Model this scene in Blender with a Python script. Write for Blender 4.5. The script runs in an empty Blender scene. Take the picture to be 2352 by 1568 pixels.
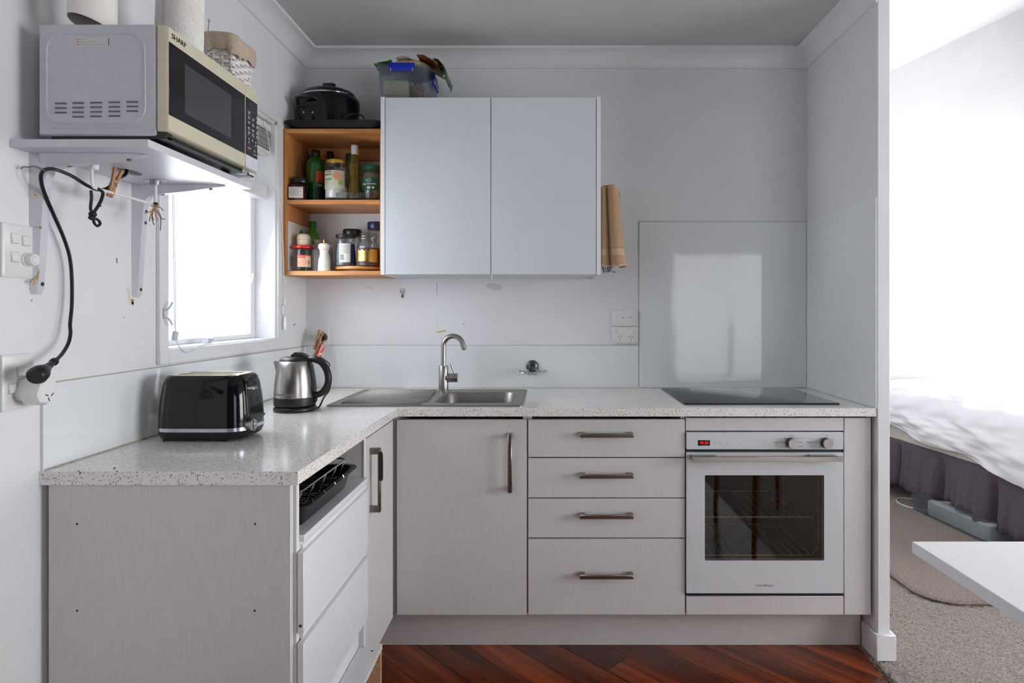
import bpy, bmesh, math, random
from mathutils import Vector, Matrix
from mathutils.geometry import tessellate_polygon

random.seed(7)
sc = bpy.context.scene
COL = sc.collection
PI = math.pi

# ------------------------------------------------------------------ camera
# metres; x to the right along the back wall, y into the room, z up.
FPX, VX, VY, EYE = 1395.0, 1260.0, 715.0, 1.31
cam_d = bpy.data.cameras.new('camera')
cam = bpy.data.objects.new('camera', cam_d)
COL.objects.link(cam)
cam.location = (0, 0, EYE)
cam.rotation_euler = (PI / 2, 0, 0)
cam_d.sensor_width = 36.0
cam_d.lens = 36.0 * FPX / 2352.0
cam_d.shift_x = (1176 - VX) / 2352.0
cam_d.shift_y = (VY - 784) / 2352.0
cam_d.clip_start = 0.02
sc.camera = cam

# ------------------------------------------------------------------ world, exposure, daylight
sc.view_settings.view_transform = 'Standard'
sc.view_settings.look = 'None'
sc.view_settings.gamma = 1.0
sc.view_settings.use_curve_mapping = False
sc.view_settings.exposure = 0.25
w = bpy.data.worlds.new('overcast_sky')
sc.world = w
w.use_nodes = True
w.node_tree.nodes['Background'].inputs['Color'].default_value = (0.86, 0.93, 1.0, 1)
w.node_tree.nodes['Background'].inputs['Strength'].default_value = 1.0


def daylight(name, loc, rot, sx, sy, power, col=(1, 1, 1), spread=180):
    """Daylight entering through one of the room's openings."""
    l = bpy.data.lights.new(name, 'AREA')
    l.shape = 'RECTANGLE'
    l.size, l.size_y, l.energy, l.color = sx, sy, power, col
    l.spread = math.radians(spread)
    o = bpy.data.objects.new(name, l)
    o.location, o.rotation_euler = loc, rot
    COL.objects.link(o)
    return o


# two windows in the right-hand wall of the bedroom, the glazed door behind the photographer, the kitchen window;
# sky light slants downwards through each of them
DN = math.radians(16)
daylight('daylight_bedroom_window', (4.66, 3.55, 1.45), (0, PI / 2, 0), 1.5, 1.9, 76, (1.0, 0.99, 0.97), 180)
daylight('daylight_side_window', (4.66, 0.6, 1.35), (0, PI / 2 - DN, 0), 1.6, 1.9, 82, (0.97, 0.98, 1.0), 150)
daylight('daylight_glazed_door', (2.3, -1.86, 1.05), (PI / 2 - DN / 2, 0, 0), 1.5, 1.95, 13, (0.97, 0.98, 1.0), 150)
daylight('daylight_kitchen_window', (-1.235, 2.2, 1.50), (0, DN - PI / 2, 0), 0.55, 0.62, 6.5, (0.90, 0.95, 1.0), 160)

cy = sc.cycles
cy.max_bounces, cy.diffuse_bounces, cy.glossy_bounces = 6, 4, 3
cy.transmission_bounces, cy.transparent_max_bounces = 4, 10
cy.caustics_reflective = cy.caustics_refractive = False
cy.use_adaptive_sampling = True
cy.adaptive_threshold = 0.12
cy.adaptive_min_samples = 16
cy.use_light_tree = False


# ------------------------------------------------------------------ helpers
def px(x, d):
    return (x - VX) * d / FPX


def pz(y, d):
    return EYE - (y - VY) * d / FPX


def onx(pxx, pyy, x):
    """The point of the plane x = const seen at that pixel."""
    d = FPX * x / (pxx - VX)
    return Vector((x, d, pz(pyy, d)))


def lin(c):
    def f(u):
        u /= 255.0
        return u / 12.92 if u <= 0.04045 else ((u + 0.055) / 1.055) ** 2.4
    return (f(c[0]), f(c[1]), f(c[2]), 1.0)


MATS = {}


def mat(name, col, rough=0.5, metal=0.0, spec=0.5, coat=0.0, var=0.04, vscale=30, stretch=(1, 1, 1),
        bump=0.0, bscale=200, aniso=0.0, emis=None, estr=0.0, col2=None, detail=3.0, trans=0.0, sheen=0.0,
        bstretch=None, rand=0.0):
    """Principled material with procedural colour variation and relief."""
    if name in MATS:
        return MATS[name]
    m = bpy.data.materials.new(name)
    m.use_nodes = True
    nt = m.node_tree
    b = nt.nodes['Principled BSDF']
    b.inputs['Roughness'].default_value = rough
    b.inputs['Metallic'].default_value = metal
    b.inputs['Specular IOR Level'].default_value = spec
    b.inputs['Coat Weight'].default_value = coat
    b.inputs['Coat Roughness'].default_value = 0.05
    b.inputs['Transmission Weight'].default_value = trans
    b.inputs['Anisotropic'].default_value = aniso
    b.inputs['Sheen Weight'].default_value = sheen
    tc = nt.nodes.new('ShaderNodeTexCoord')
    mp = nt.nodes.new('ShaderNodeMapping')
    mp.inputs['Scale'].default_value = stretch
    nt.links.new(tc.outputs['Object'], mp.inputs['Vector'])
    nz = nt.nodes.new('ShaderNodeTexNoise')
    nz.inputs['Scale'].default_value = vscale
    nz.inputs['Detail'].default_value = detail
    nt.links.new(mp.outputs['Vector'], nz.inputs['Vector'])
    rp = nt.nodes.new('ShaderNodeValToRGB')
    c = lin(col)
    if col2 is not None:
        ca, cb = lin(col), lin(col2)
    else:
        ca = tuple(max(0, u * (1 - var * 2)) for u in c[:3]) + (1,)
        cb = tuple(min(1, u * (1 + var * 2)) for u in c[:3]) + (1,)
    rp.color_ramp.elements[0].position = 0.33
    rp.color_ramp.elements[1].position = 0.67
    rp.color_ramp.elements[0].color = ca
    rp.color_ramp.elements[1].color = cb
    nt.links.new(nz.outputs['Fac'], rp.inputs['Fac'])
    out = rp.outputs['Color']
    if rand:
        oi = nt.nodes.new('ShaderNodeObjectInfo')
        hs = nt.nodes.new('ShaderNodeHueSaturation')
        mr = nt.nodes.new('ShaderNodeMapRange')
        mr.inputs['To Min'].default_value = 1 - rand
        mr.inputs['To Max'].default_value = 1 + rand
        nt.links.new(oi.outputs['Random'], mr.inputs['Value'])
        nt.links.new(mr.outputs['Result'], hs.inputs['Value'])
        nt.links.new(out, hs.inputs['Color'])
        out = hs.outputs['Color']
    nt.links.new(out, b.inputs['Base Color'])
    if bump:
        mp2 = nt.nodes.new('ShaderNodeMapping')
        mp2.inputs['Scale'].default_value = bstretch or stretch
        nt.links.new(tc.outputs['Object'], mp2.inputs['Vector'])
        n2 = nt.nodes.new('ShaderNodeTexNoise')
        n2.inputs['Scale'].default_value = bscale
        n2.inputs['Detail'].default_value = 2
        nt.links.new(mp2.outputs['Vector'], n2.inputs['Vector'])
        bp = nt.nodes.new('ShaderNodeBump')
        bp.inputs['Strength'].default_value = bump
        bp.inputs['Distance'].default_value = 0.002
        nt.links.new(n2.outputs['Fac'], bp.inputs['Height'])
        nt.links.new(bp.outputs['Normal'], b.inputs['Normal'])
    if emis is not None:
        b.inputs['Emission Color'].default_value = lin(emis)
        b.inputs['Emission Strength'].default_value = estr
    MATS[name] = m
    return m


def clear_mat(name, tint, gloss=0.06, rough=0.03, body=0.0, bodycol=(255, 255, 255)):
    """Thin clear plastic or glass: see-through tint, Fresnel reflection, optional milky body."""
    if name in MATS:
        return MATS[name]
    m = bpy.data.materials.new(name)
    m.use_nodes = True
    nt = m.node_tree
    nt.nodes.remove(nt.nodes['Principled BSDF'])
    o = nt.nodes['Material Output']
    t = nt.nodes.new('ShaderNodeBsdfTransparent')
    nz = nt.nodes.new('ShaderNodeTexNoise')
    nz.inputs['Scale'].default_value = 12
    rp = nt.nodes.new('ShaderNodeValToRGB')
    c = lin(tint)
    rp.color_ramp.elements[0].color = tuple(u * 0.94 for u in c[:3]) + (1,)
    rp.color_ramp.elements[1].color = c
    nt.links.new(nz.outputs['Fac'], rp.inputs['Fac'])
    nt.links.new(rp.outputs['Color'], t.inputs['Color'])
    last = t.outputs['BSDF']
    if body:
        df = nt.nodes.new('ShaderNodeBsdfDiffuse')
        df.inputs['Color'].default_value = lin(bodycol)
        mx = nt.nodes.new('ShaderNodeMixShader')
        mx.inputs['Fac'].default_value = body
        nt.links.new(last, mx.inputs[1])
        nt.links.new(df.outputs['BSDF'], mx.inputs[2])
        last = mx.outputs['Shader']
    g = nt.nodes.new('ShaderNodeBsdfGlossy')
    g.inputs['Roughness'].default_value = rough
    fr = nt.nodes.new('ShaderNodeLayerWeight')
    fr.inputs['Blend'].default_value = 0.12
    ad = nt.nodes.new('ShaderNodeMath')
    ad.operation = 'MULTIPLY_ADD'
    ad.inputs[1].default_value = 0.55
    ad.inputs[2].default_value = gloss
    nt.links.new(fr.outputs['Facing'], ad.inputs[0])
    mx = nt.nodes.new('ShaderNodeMixShader')
    nt.links.new(ad.outputs['Value'], mx.inputs['Fac'])
    nt.links.new(last, mx.inputs[1])
    nt.links.new(g.outputs['BSDF'], mx.inputs[2])
    nt.links.new(mx.outputs['Shader'], o.inputs['Surface'])
    MATS[name] = m
    return m


def catmull(pts, n=6, closed=False):
    pts = [Vector(p) for p in pts]
    L = len(pts)
    out = []
    segs = L if closed else L - 1
    for i in range(segs):
        if closed:
            p0, p1, p2, p3 = pts[(i - 1) % L], pts[i], pts[(i + 1) % L], pts[(i + 2) % L]
        else:
            p0, p1, p2, p3 = pts[max(i - 1, 0)], pts[i], pts[i + 1], pts[min(i + 2, L - 1)]
        for k in range(n):
            t = k / n
            out.append(0.5 * ((2 * p1) + (p2 - p0) * t + (2 * p0 - 5 * p1 + 4 * p2 - p3) * t * t + (3 * p1 - p0 - 3 * p2 + p3) * t ** 3))
    if not closed:
        out.append(pts[-1])
    return out


def rrect(x0, x1, y0, y1, r, n=5):
    """Rounded rectangle as a list of 2-D points."""
    out = []
    for cx, cy, a in ((x1 - r, y1 - r, 0), (x0 + r, y1 - r, 90), (x0 + r, y0 + r, 180), (x1 - r, y0 + r, 270)):
        for k in range(n + 1):
            t = math.radians(a + 90 * k / n)
            out.append((cx + r * math.cos(t), cy + r * math.sin(t)))
    return out


class G:
    """Collects shapes; link() turns them into one mesh object."""

    def __init__(s):
        s.v, s.f = [], []

    def add(s, vs, fs):
        o = len(s.v)
        s.v += [Vector(p) for p in vs]
        s.f += [tuple(i + o for i in f) for f in fs]
        return s

    def box(s, x0, x1, y0, y1, z0, z1, b=0.0):
        if b <= 0:
            vs = [(x, y, z) for x in (x0, x1) for y in (y0, y1) for z in (z0, z1)]
            return s.add(vs, [(0, 1, 3, 2), (4, 6, 7, 5), (0, 4, 5, 1), (2, 3, 7, 6), (0, 2, 6, 4), (1, 5, 7, 3)])
        b = min(b, (x1 - x0) * .49, (y1 - y0) * .49, (z1 - z0) * .49)
        vs, idx = [], {}
        for sx in (0, 1):
            for sy in (0, 1):
                for sz in (0, 1):
                    c = ((x0, x1)[sx], (y0, y1)[sy], (z0, z1)[sz])
                    ins = ((b, -b)[sx], (b, -b)[sy], (b, -b)[sz])
                    for a in range(3):
                        p = [c[k] + (0 if k == a else ins[k]) for k in range(3)]
                        idx[(sx, sy, sz, a)] = len(vs)
                        vs.append(p)
        fs = []
        for a in range(3):
            u, v = [k for k in range(3) if k != a]
            for t in (0, 1):
                q = []
                for du, dv in ((0, 0), (1, 0), (1, 1), (0, 1)):
                    k = [0, 0, 0]
                    k[a], k[u], k[v] = t, du, dv
                    q.append(idx[(k[0], k[1], k[2], a)])
                fs.append(tuple(q))
        for a in range(3):
            u, v = [k for k in range(3) if k != a]
            for du in (0, 1):
                for dv in (0, 1):
                    k0, k1 = [0, 0, 0], [0, 0, 0]
                    k0[u] = k1[u] = du
                    k0[v] = k1[v] = dv
                    k1[a] = 1
                    fs.append((idx[(*k0, u)], idx[(*k1, u)], idx[(*k1, v)], idx[(*k0, v)]))
        for sx in (0, 1):
            for sy in (0, 1):
                for sz in (0, 1):
                    fs.append(tuple(idx[(sx, sy, sz, a)] for a in range(3)))
        return s.add(vs, fs)

    def loft(s, rings, cap0=True, cap1=True, closed=True):
        n = len(rings[0])
        vs = [p for r in rings for p in r]
        fs = []
        for i in range(len(rings) - 1):
            for j in range(n if closed else n - 1):
                k = (j + 1) % n
                fs.append((i * n + j, i * n + k, (i + 1) * n + k, (i + 1) * n + j))
        if cap0:
            fs.append(tuple(range(n - 1, -1, -1)))
        if cap1:
            fs.append(tuple(range((len(rings) - 1) * n, len(rings) * n)))
        return s.add(vs, fs)

    def lathe(s, prof, c=(0, 0, 0), n=28, cap0=True, cap1=True, sx=1.0, sy=1.0):
        return s.loft([[(c[0] + sx * r * math.cos(2 * PI * k / n), c[1] + sy * r * math.sin(2 * PI * k / n), c[2] + z)
                        for k in range(n)] for r, z in prof], cap0, cap1)

    def cyl(s, p0, p1, r0, r1=None, n=20, caps=True):
        p0, p1 = Vector(p0), Vector(p1)
        r1 = r0 if r1 is None else r1
        q = (p1 - p0).to_track_quat('Z', 'Y')
        rings = [[p + q @ Vector((r * math.cos(2 * PI * k / n), r * math.sin(2 * PI * k / n), 0)) for k in range(n)]
                 for p, r in ((p0, r0), (p1, r1))]
        return s.loft(rings, caps, caps)

    def tube(s, pts, r, n=8, closed=False, caps=True):
        pts = [Vector(p) for p in pts]
        L = len(pts)
        rad = r if isinstance(r, (list, tuple)) else [r] * L
        rings, prev = [], None
        for i in range(L):
            if closed:
                t = pts[(i + 1) % L] - pts[i - 1]
            else:
                t = pts[min(i + 1, L - 1)] - pts[max(i - 1, 0)]
            if t.length < 1e-9:
                t = Vector((0, 0, 1))
            t.normalize()
            if prev is None:
                u = t.orthogonal().normalized()
            else:
                u = prev - t * prev.dot(t)
                u = u.normalized() if u.length > 1e-6 else t.orthogonal().normalized()
            prev = u
            w_ = t.cross(u)
            rings.append([pts[i] + (u * math.cos(2 * PI * k / n) + w_ * math.sin(2 * PI * k / n)) * rad[i] for k in range(n)])
        if closed:
            rings.append(rings[0])
            return s.loft(rings, False, False)
        return s.loft(rings, caps, caps)

    def strip(s, pts, w_, t, up=(0, 0, 1)):
        """Flat band of width w_ and thickness t along pts."""
        pts = [Vector(p) for p in pts]
        up = Vector(up)
        rings = []
        for i in range(len(pts)):
            d = (pts[min(i + 1, len(pts) - 1)] - pts[max(i - 1, 0)]).normalized()
            side = d.cross(up).normalized()
            nn = side.cross(d).normalized()
            rings.append([pts[i] + side * a * w_ / 2 + nn * b * t / 2 for a, b in ((-1, -1), (1, -1), (1, 1), (-1, 1))])
        return s.loft(rings)

    def prism(s, poly, a0, a1, axis='z', holes=()):
        """Polygon (2-D, with holes) extruded along an axis. Coordinates are the two other axes in x, y, z order."""
        def P(p, a):
            return {'z': (p[0], p[1], a), 'y': (p[0], a, p[1]), 'x': (a, p[0], p[1])}[axis]
        loops = [list(poly)] + [list(h) for h in holes]
        flat = [p for l in loops for p in l]
        n = len(flat)
        tris = tessellate_polygon([[Vector((p[0], p[1], 0)) for p in l] for l in loops])
        vs = [P(p, a0) for p in flat] + [P(p, a1) for p in flat]
        fs = [tuple(t) for t in tris] + [tuple(i + n for i in reversed(t)) for t in tris]
        k = 0
        for l in loops:
            m = len(l)
            for i in range(m):
                j = (i + 1) % m
                fs.append((k + i, k + j, n + k + j, n + k + i))
            k += m
        return s.add(vs, fs)

    def ball(s, c, r, n=12, m=8, sz=1.0):
        prof = [(r * math.sin(PI * i / m), -r * sz * math.cos(PI * i / m)) for i in range(m + 1)]
        prof[0] = (r * .02, -r * sz)
        prof[-1] = (r * .02, r * sz)
        return s.lathe(prof, c, n)

    def xf(s, m):
        s.v = [m @ p for p in s.v]
        return s

    def rot(s, c, axis, deg):
        c = Vector(c)
        return s.xf(Matrix.Translation(c) @ Matrix.Rotation(math.radians(deg), 4, axis) @ Matrix.Translation(-c))


ORG = {}


def _mesh(name, g, m, off, smooth=40, normals=True):
    me = bpy.data.meshes.new(name)
    me.from_pydata([tuple(p - off) for p in g.v], [], g.f)
    if normals:
        bm = bmesh.new()
        bm.from_mesh(me)
        bmesh.ops.recalc_face_normals(bm, faces=bm.faces)
        bm.to_mesh(me)
        bm.free()
    if smooth:
        me.polygons.foreach_set('use_smooth', [True] * len(me.polygons))
        me.set_sharp_from_angle(angle=math.radians(smooth))
    me.materials.append(m)
    me.update()
    return me


def tag(o, label=None, cat=None, group=None, kind=None):
    if label:
        o['label'] = label
    if cat:
        o['category'] = cat
    if group:
        o['group'] = group
    if kind:
        o['kind'] = kind
    return o


def thing(name, label, cat, loc, group=None, kind=None):
    o = bpy.data.objects.new(name, None)
    o.empty_display_size = 0.05
    o.location = loc
    COL.objects.link(o)
    ORG[o.name] = Vector(loc)
    return tag(o, label, cat, group, kind)


def part(name, g, m, parent, label=None, smooth=40, kind=None, normals=True):
    off = ORG[parent.name]
    o = bpy.data.objects.new(name, _mesh(name, g, m, off, smooth, normals))
    o.parent = parent
    COL.objects.link(o)
    ORG[o.name] = off
    return tag(o, label, None, None, kind)


def share(src, parent, delta):
    """A repeat of a part: same mesh, moved by delta (world)."""
    o = src.copy()
    o.parent = parent
    o.location = Vector(delta)
    COL.objects.link(o)
    ORG[o.name] = ORG[parent.name] + Vector(delta)
    return o


def solo(name, g, m, label=None, cat=None, group=None, kind=None, smooth=40, origin=None, normals=True):
    xs, ys, zs = zip(*[tuple(p) for p in g.v])
    off = Vector(origin) if origin else Vector(((min(xs) + max(xs)) / 2, (min(ys) + max(ys)) / 2, min(zs)))
    o = bpy.data.objects.new(name, _mesh(name, g, m, off, smooth, normals))
    o.location = off
    COL.objects.link(o)
    ORG[o.name] = off
    return tag(o, label, cat, group, kind)


def frame(o, u, v):
    """Matrix whose x, y, z columns are u, v, u x v, at o."""
    u, v = Vector(u).normalized(), Vector(v).normalized()
    n = u.cross(v)
    return Matrix(((u.x, v.x, n.x, o[0]), (u.y, v.y, n.y, o[1]), (u.z, v.z, n.z, o[2]), (0, 0, 0, 1)))


def letters(name, body, size, m, parent, M4, extrude=0.0002, bend=0.0, xs=1.0, align='CENTER'):
    """Raised lettering in the plane of M4 (or wrapped on a cylinder of radius bend about its -z axis)."""
    cu = bpy.data.curves.new(name, 'FONT')
    cu.body, cu.size, cu.extrude = body, size, extrude
    cu.align_x, cu.align_y = align, 'CENTER'
    cu.resolution_u = 2
    ob = bpy.data.objects.new(name, cu)
    COL.objects.link(ob)
    dg = bpy.context.evaluated_depsgraph_get()
    me = bpy.data.meshes.new_from_object(ob.evaluated_get(dg))
    bpy.data.objects.remove(ob)
    bpy.data.curves.remove(cu)
    g = G()
    for v in me.vertices:
        x, y, z = v.co
        x *= xs
        if bend:
            a = x / bend
            p = Vector(((bend + z) * math.sin(a), y, (bend + z) * math.cos(a) - bend))
        else:
            p = Vector((x, y, z))
        g.v.append(M4 @ p)
    g.f = [tuple(p.vertices) for p in me.polygons]
    bpy.data.meshes.remove(me)
    return part(name, g, m, parent, smooth=0, normals=False)


def patch(cx, cy, r, z0, z1, a0, a1, n=14, t=0.0006):
    """Curved sheet on a cylinder, angles in degrees (270 faces the camera)."""
    g = G()
    rings = []
    for k in range(n + 1):
        a = math.radians(a0 + (a1 - a0) * k / n)
        c, s_ = math.cos(a), math.sin(a)
        rings.append([(cx + (r + q) * c, cy + (r + q) * s_, z) for q, z in ((0, z0), (t, z0), (t, z1), (0, z1))])
    return g.loft(rings)

# ------------------------------------------------------------------ materials
PAINT = mat('wall_paint', (228, 228, 231), 0.8, spec=0.25, var=0.012, vscale=3, bump=0.12, bscale=320)
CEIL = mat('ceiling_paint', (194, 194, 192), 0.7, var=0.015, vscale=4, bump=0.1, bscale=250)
TRIM = mat('trim_paint', (228, 229, 231), 0.35, var=0.01, vscale=8, bump=0.05, bscale=120)
LAM = mat('laminate_vertical_grain', (203, 200, 199), 0.42, col2=(217, 214, 213), vscale=1.0, stretch=(900, 900, 14), detail=5, bump=0.12, bscale=1.0)
LAMH = mat('laminate_horizontal_grain', (194, 188, 187), 0.45, col2=(209, 203, 202), vscale=1.0, stretch=(14, 900, 900), detail=5, bump=0.1, bscale=1.0)
WLAM = mat('white_laminate', (224, 225, 229), 0.3, var=0.008, vscale=6)
WGLOSS = mat('white_gloss_board', (226, 229, 234), 0.14, var=0.006, vscale=5, spec=0.5)
CARC = mat('white_carcass_board', (222, 221, 222), 0.45, var=0.012, vscale=14)
BLACK = mat('black_plastic', (14, 14, 18), 0.38, var=0.1)
BGLOSS = mat('black_gloss', (7, 7, 10), 0.07, var=0.1, spec=0.4)
BMATT = mat('black_rubber', (20, 20, 21), 0.6, var=0.1)
STEEL = mat('brushed_steel', (176, 172, 168), 0.26, 1.0, var=0.05, vscale=1.0, stretch=(500, 500, 6), bump=0.05, bscale=1.0)
SINKM = mat('sink_steel', (146, 143, 139), 0.4, 1.0, var=0.06, vscale=1.0, stretch=(8, 300, 300), bump=0.04, bscale=1.0)
CHROME = mat('chrome', (200, 202, 206), 0.08, 1.0, var=0.02)
NICKEL = mat('satin_nickel', (140, 130, 123), 0.32, 1.0, var=0.05, vscale=1, stretch=(6, 300, 300))
SCREW = mat('screw_metal', (92, 90, 90), 0.35, 1.0, var=0.1)
BRASS = mat('brass', (200, 160, 80), 0.3, 1.0, var=0.06)
GOLD = mat('gold_foil', (214, 178, 88), 0.25, 1.0, var=0.1, vscale=40)
WPLAST = mat('white_plastic', (228, 228, 228), 0.32, var=0.01)
WENAM = mat('white_enamel', (206, 208, 216), 0.3, var=0.015, vscale=12)
CREAM = mat('cream_plastic', (205, 198, 176), 0.35, var=0.01)
MWSIDE = mat('microwave_paint', (196, 198, 206), 0.42, var=0.012, vscale=60, bump=0.05, bscale=900)
SPLASH = mat('back_painted_glass', (229, 233, 235), 0.05, var=0.006, vscale=3, spec=0.5)
SEAL = mat('silicone_seal', (176, 172, 158), 0.5, var=0.05, vscale=50)
SEALW = mat('white_silicone', (222, 222, 220), 0.45, var=0.04, vscale=40)
OVENW = mat('oven_white_glass', (210, 212, 216), 0.1, var=0.006)
HOB = mat('hob_glass', (15, 18, 23), 0.05, var=0.05, spec=0.6)
PINE = mat('pine', (178, 116, 62), 0.42, col2=(214, 154, 92), vscale=1.0, stretch=(4, 40, 40), detail=5, bump=0.05, bscale=2)
PINEV = mat('pine_upright', (176, 114, 60), 0.42, col2=(210, 150, 90), vscale=1.0, stretch=(40, 40, 4), detail=5, bump=0.05, bscale=2)
PEGW = mat('peg_wood', (160, 112, 76), 0.6, col2=(190, 142, 104), vscale=1, stretch=(90, 90, 12))
CHIP = mat('raw_chipboard', (176, 132, 96), 0.8, col2=(204, 164, 128), vscale=180, bump=0.3, bscale=260)
LEGW = mat('oiled_wood', (150, 92, 48), 0.4, col2=(178, 116, 66), vscale=1, stretch=(60, 60, 5))
LINEN = mat('linen', (190, 172, 152), 0.9, var=0.05, vscale=140, bump=0.5, bscale=700, sheen=0.2)
WICKER = mat('white_wicker', (226, 222, 220), 0.5, var=0.04, vscale=60)
PAPER = mat('tissue_paper', (232, 230, 226), 0.85, var=0.01, vscale=40, bump=0.7, bscale=190)
TOWEL = mat('tan_terry', (198, 162, 124), 0.95, var=0.1, vscale=420, bump=1.0, bscale=520, sheen=0.4)
TOWELB = mat('tan_flat_weave', (208, 178, 146), 0.9, var=0.05, vscale=300, bump=0.4, bscale=600)
DUVET = mat('white_cotton', (232, 233, 236), 0.85, var=0.008, vscale=5, bump=0.25, bscale=16)
MATT = mat('quilted_cream', (198, 192, 184), 0.9, var=0.05, vscale=60, bump=0.8, bscale=90)
VAL = mat('mauve_grey_cotton', (86, 77, 86), 0.9, var=0.04, vscale=30, bump=0.2, bscale=300)
RED = mat('red_plastic', (186, 22, 34), 0.3, var=0.04)
BLUE = mat('blue_plastic', (14, 38, 168), 0.3, var=0.04)
NAVY = mat('navy_plastic', (20, 42, 84), 0.35, var=0.06)
GREENB = mat('green_bottle', (6, 92, 22), 0.12, var=0.08, coat=0.4)
GREENC = mat('green_cap', (10, 120, 52), 0.35, var=0.05)
DGREEN = mat('dark_green_paper', (10, 74, 48), 0.45, var=0.06)
RACKM = mat('rack_wire_metal', (236, 226, 204), 0.35, 0.25, var=0.05)
CLEATM = mat('clear_cleat_plastic', (206, 210, 218), 0.15, var=0.03)
LABEL = mat('paper_label', (226, 224, 214), 0.6, var=0.02, vscale=60)
LABELB = mat('black_label', (22, 22, 24), 0.45, var=0.1)
ORANGE = mat('orange_print', (206, 78, 22), 0.5, var=0.06)
REDINK = mat('red_print', (190, 40, 48), 0.5, var=0.05)
INK = mat('dark_ink', (36, 36, 40), 0.5, var=0.05)
GREYINK = mat('grey_ink', (120, 120, 124), 0.5, var=0.05)
WINK = mat('white_print', (216, 218, 220), 0.5, var=0.02)
BEIGE = mat('beige_ceramic', (206, 188, 164), 0.35, var=0.03)
MILL = mat('white_lacquer', (224, 216, 202), 0.25, var=0.015)
CONT = mat('brown_contents', (92, 62, 42), 0.8, col2=(140, 104, 76), vscale=90, bump=0.6, bscale=120)
FLOUR = mat('white_flour', (230, 226, 220), 0.9, var=0.02)
OIL = clear_mat('cooking_oil', (196, 170, 50), 0.05, 0.03, 0.25, (150, 128, 20))
JAR = clear_mat('jar_glass', (238, 241, 241), 0.04, 0.03, 0.02, (200, 205, 205))
TUBM = clear_mat('clear_tub_plastic', (236, 240, 245), 0.02, 0.12, 0.07, (180, 190, 204))
TRAYM = clear_mat('clear_tray_plastic', (236, 236, 236), 0.04, 0.06, 0.03, (190, 190, 190))
OVGLASS = clear_mat('tinted_oven_glass', (222, 218, 212), 0.03, 0.02)
DARK = mat('dark_cavity', (16, 15, 15), 0.6, var=0.1)
KBAG = mat('kraft_paper', (206, 184, 150), 0.8, var=0.05, vscale=20)
STAIN = mat('yellow_stain', (206, 182, 120), 0.6, var=0.12, vscale=60)
RUST = mat('rust_stain', (186, 132, 72), 0.7, var=0.2, vscale=90)
TAN = mat('raffia', (190, 140, 96), 0.8, var=0.08)
MARBLE = mat('marble_print_board', (214, 208, 202), 0.35, col2=(224, 220, 216), vscale=9)
SCREEN = mat('dark_door_screen', (52, 52, 55), 0.3, var=0.06, vscale=300)


def lit_glass(name, col, strength):
    m = mat(name, (235, 238, 240), 0.35, var=0.01, emis=col, estr=strength)
    return m


FROST = lit_glass('frosted_window_glass', (240, 246, 255), 1.25)
LED = mat('red_led', (120, 8, 14), 0.4, emis=(255, 26, 40), estr=1.3)


def quartz():
    m = mat('speckled_quartz', (236, 234, 231), 0.13, var=0.02, vscale=5, spec=0.5)
    nt = m.node_tree
    b = nt.nodes['Principled BSDF']
    base = b.inputs['Base Color'].links[0].from_socket
    tc = [n for n in nt.nodes if n.type == 'TEX_COORD'][0]
    last = base
    for scale, thr, keep, colr in ((210, 0.30, 0.72, (122, 112, 104)), (120, 0.24, 0.76, (150, 142, 132)), (330, 0.34, 0.74, (150, 142, 134))):
        vo = nt.nodes.new('ShaderNodeTexVoronoi')
        vo.inputs['Scale'].default_value = scale
        nt.links.new(tc.outputs['Object'], vo.inputs['Vector'])
        lt = nt.nodes.new('ShaderNodeMath')
        lt.operation = 'LESS_THAN'
        lt.inputs[1].default_value = thr
        nt.links.new(vo.outputs['Distance'], lt.inputs[0])
        sp = nt.nodes.new('ShaderNodeSeparateColor')
        nt.links.new(vo.outputs['Color'], sp.inputs['Color'])
        gt = nt.nodes.new('ShaderNodeMath')
        gt.operation = 'GREATER_THAN'
        gt.inputs[1].default_value = keep
        nt.links.new(sp.outputs[0], gt.inputs[0])
        mu = nt.nodes.new('ShaderNodeMath')
        mu.operation = 'MULTIPLY'
        nt.links.new(lt.outputs[0], mu.inputs[0])
        nt.links.new(gt.outputs[0], mu.inputs[1])
        mx = nt.nodes.new('ShaderNodeMix')
        mx.data_type = 'RGBA'
        nt.links.new(mu.outputs[0], mx.inputs['Factor'])
        nt.links.new(last, mx.inputs['A'])
        mx.inputs['B'].default_value = lin(colr)
        last = mx.outputs['Result']
    nt.links.new(last, b.inputs['Base Color'])
    return m


QUARTZ = quartz()


def boards():
    m = mat('jarrah_boards', (58, 17, 8), 0.2, col2=(128, 56, 20), vscale=1.0, stretch=(24, 1.2, 24), detail=6, rand=0.65, coat=0.2, bump=0.05, bscale=1.5)
    nt = m.node_tree
    tc = [n for n in nt.nodes if n.type == 'TEX_COORD'][0]
    mp = [n for n in nt.nodes if n.type == 'MAPPING']
    # grain runs along the boards, which lie at 45 degrees
    vr = nt.nodes.new('ShaderNodeVectorRotate')
    vr.rotation_type = 'Z_AXIS'
    vr.inputs['Angle'].default_value = math.radians(-45)
    nt.links.new(tc.outputs['Object'], vr.inputs['Vector'])
    oi = nt.nodes.new('ShaderNodeObjectInfo')
    ad = nt.nodes.new('ShaderNodeVectorMath')
    ad.operation = 'ADD'
    sc_ = nt.nodes.new('ShaderNodeVectorMath')
    sc_.operation = 'SCALE'
    sc_.inputs['Scale'].default_value = 37.0
    cb = nt.nodes.new('ShaderNodeCombineXYZ')
    for k in range(3):
        nt.links.new(oi.outputs['Random'], cb.inputs[k])
    nt.links.new(cb.outputs[0], sc_.inputs[0])
    nt.links.new(vr.outputs[0], ad.inputs[0])
    nt.links.new(sc_.outputs[0], ad.inputs[1])
    for q in mp:
        nt.links.new(ad.outputs[0], q.inputs['Vector'])
    return m


JARRAH = boards()


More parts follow.
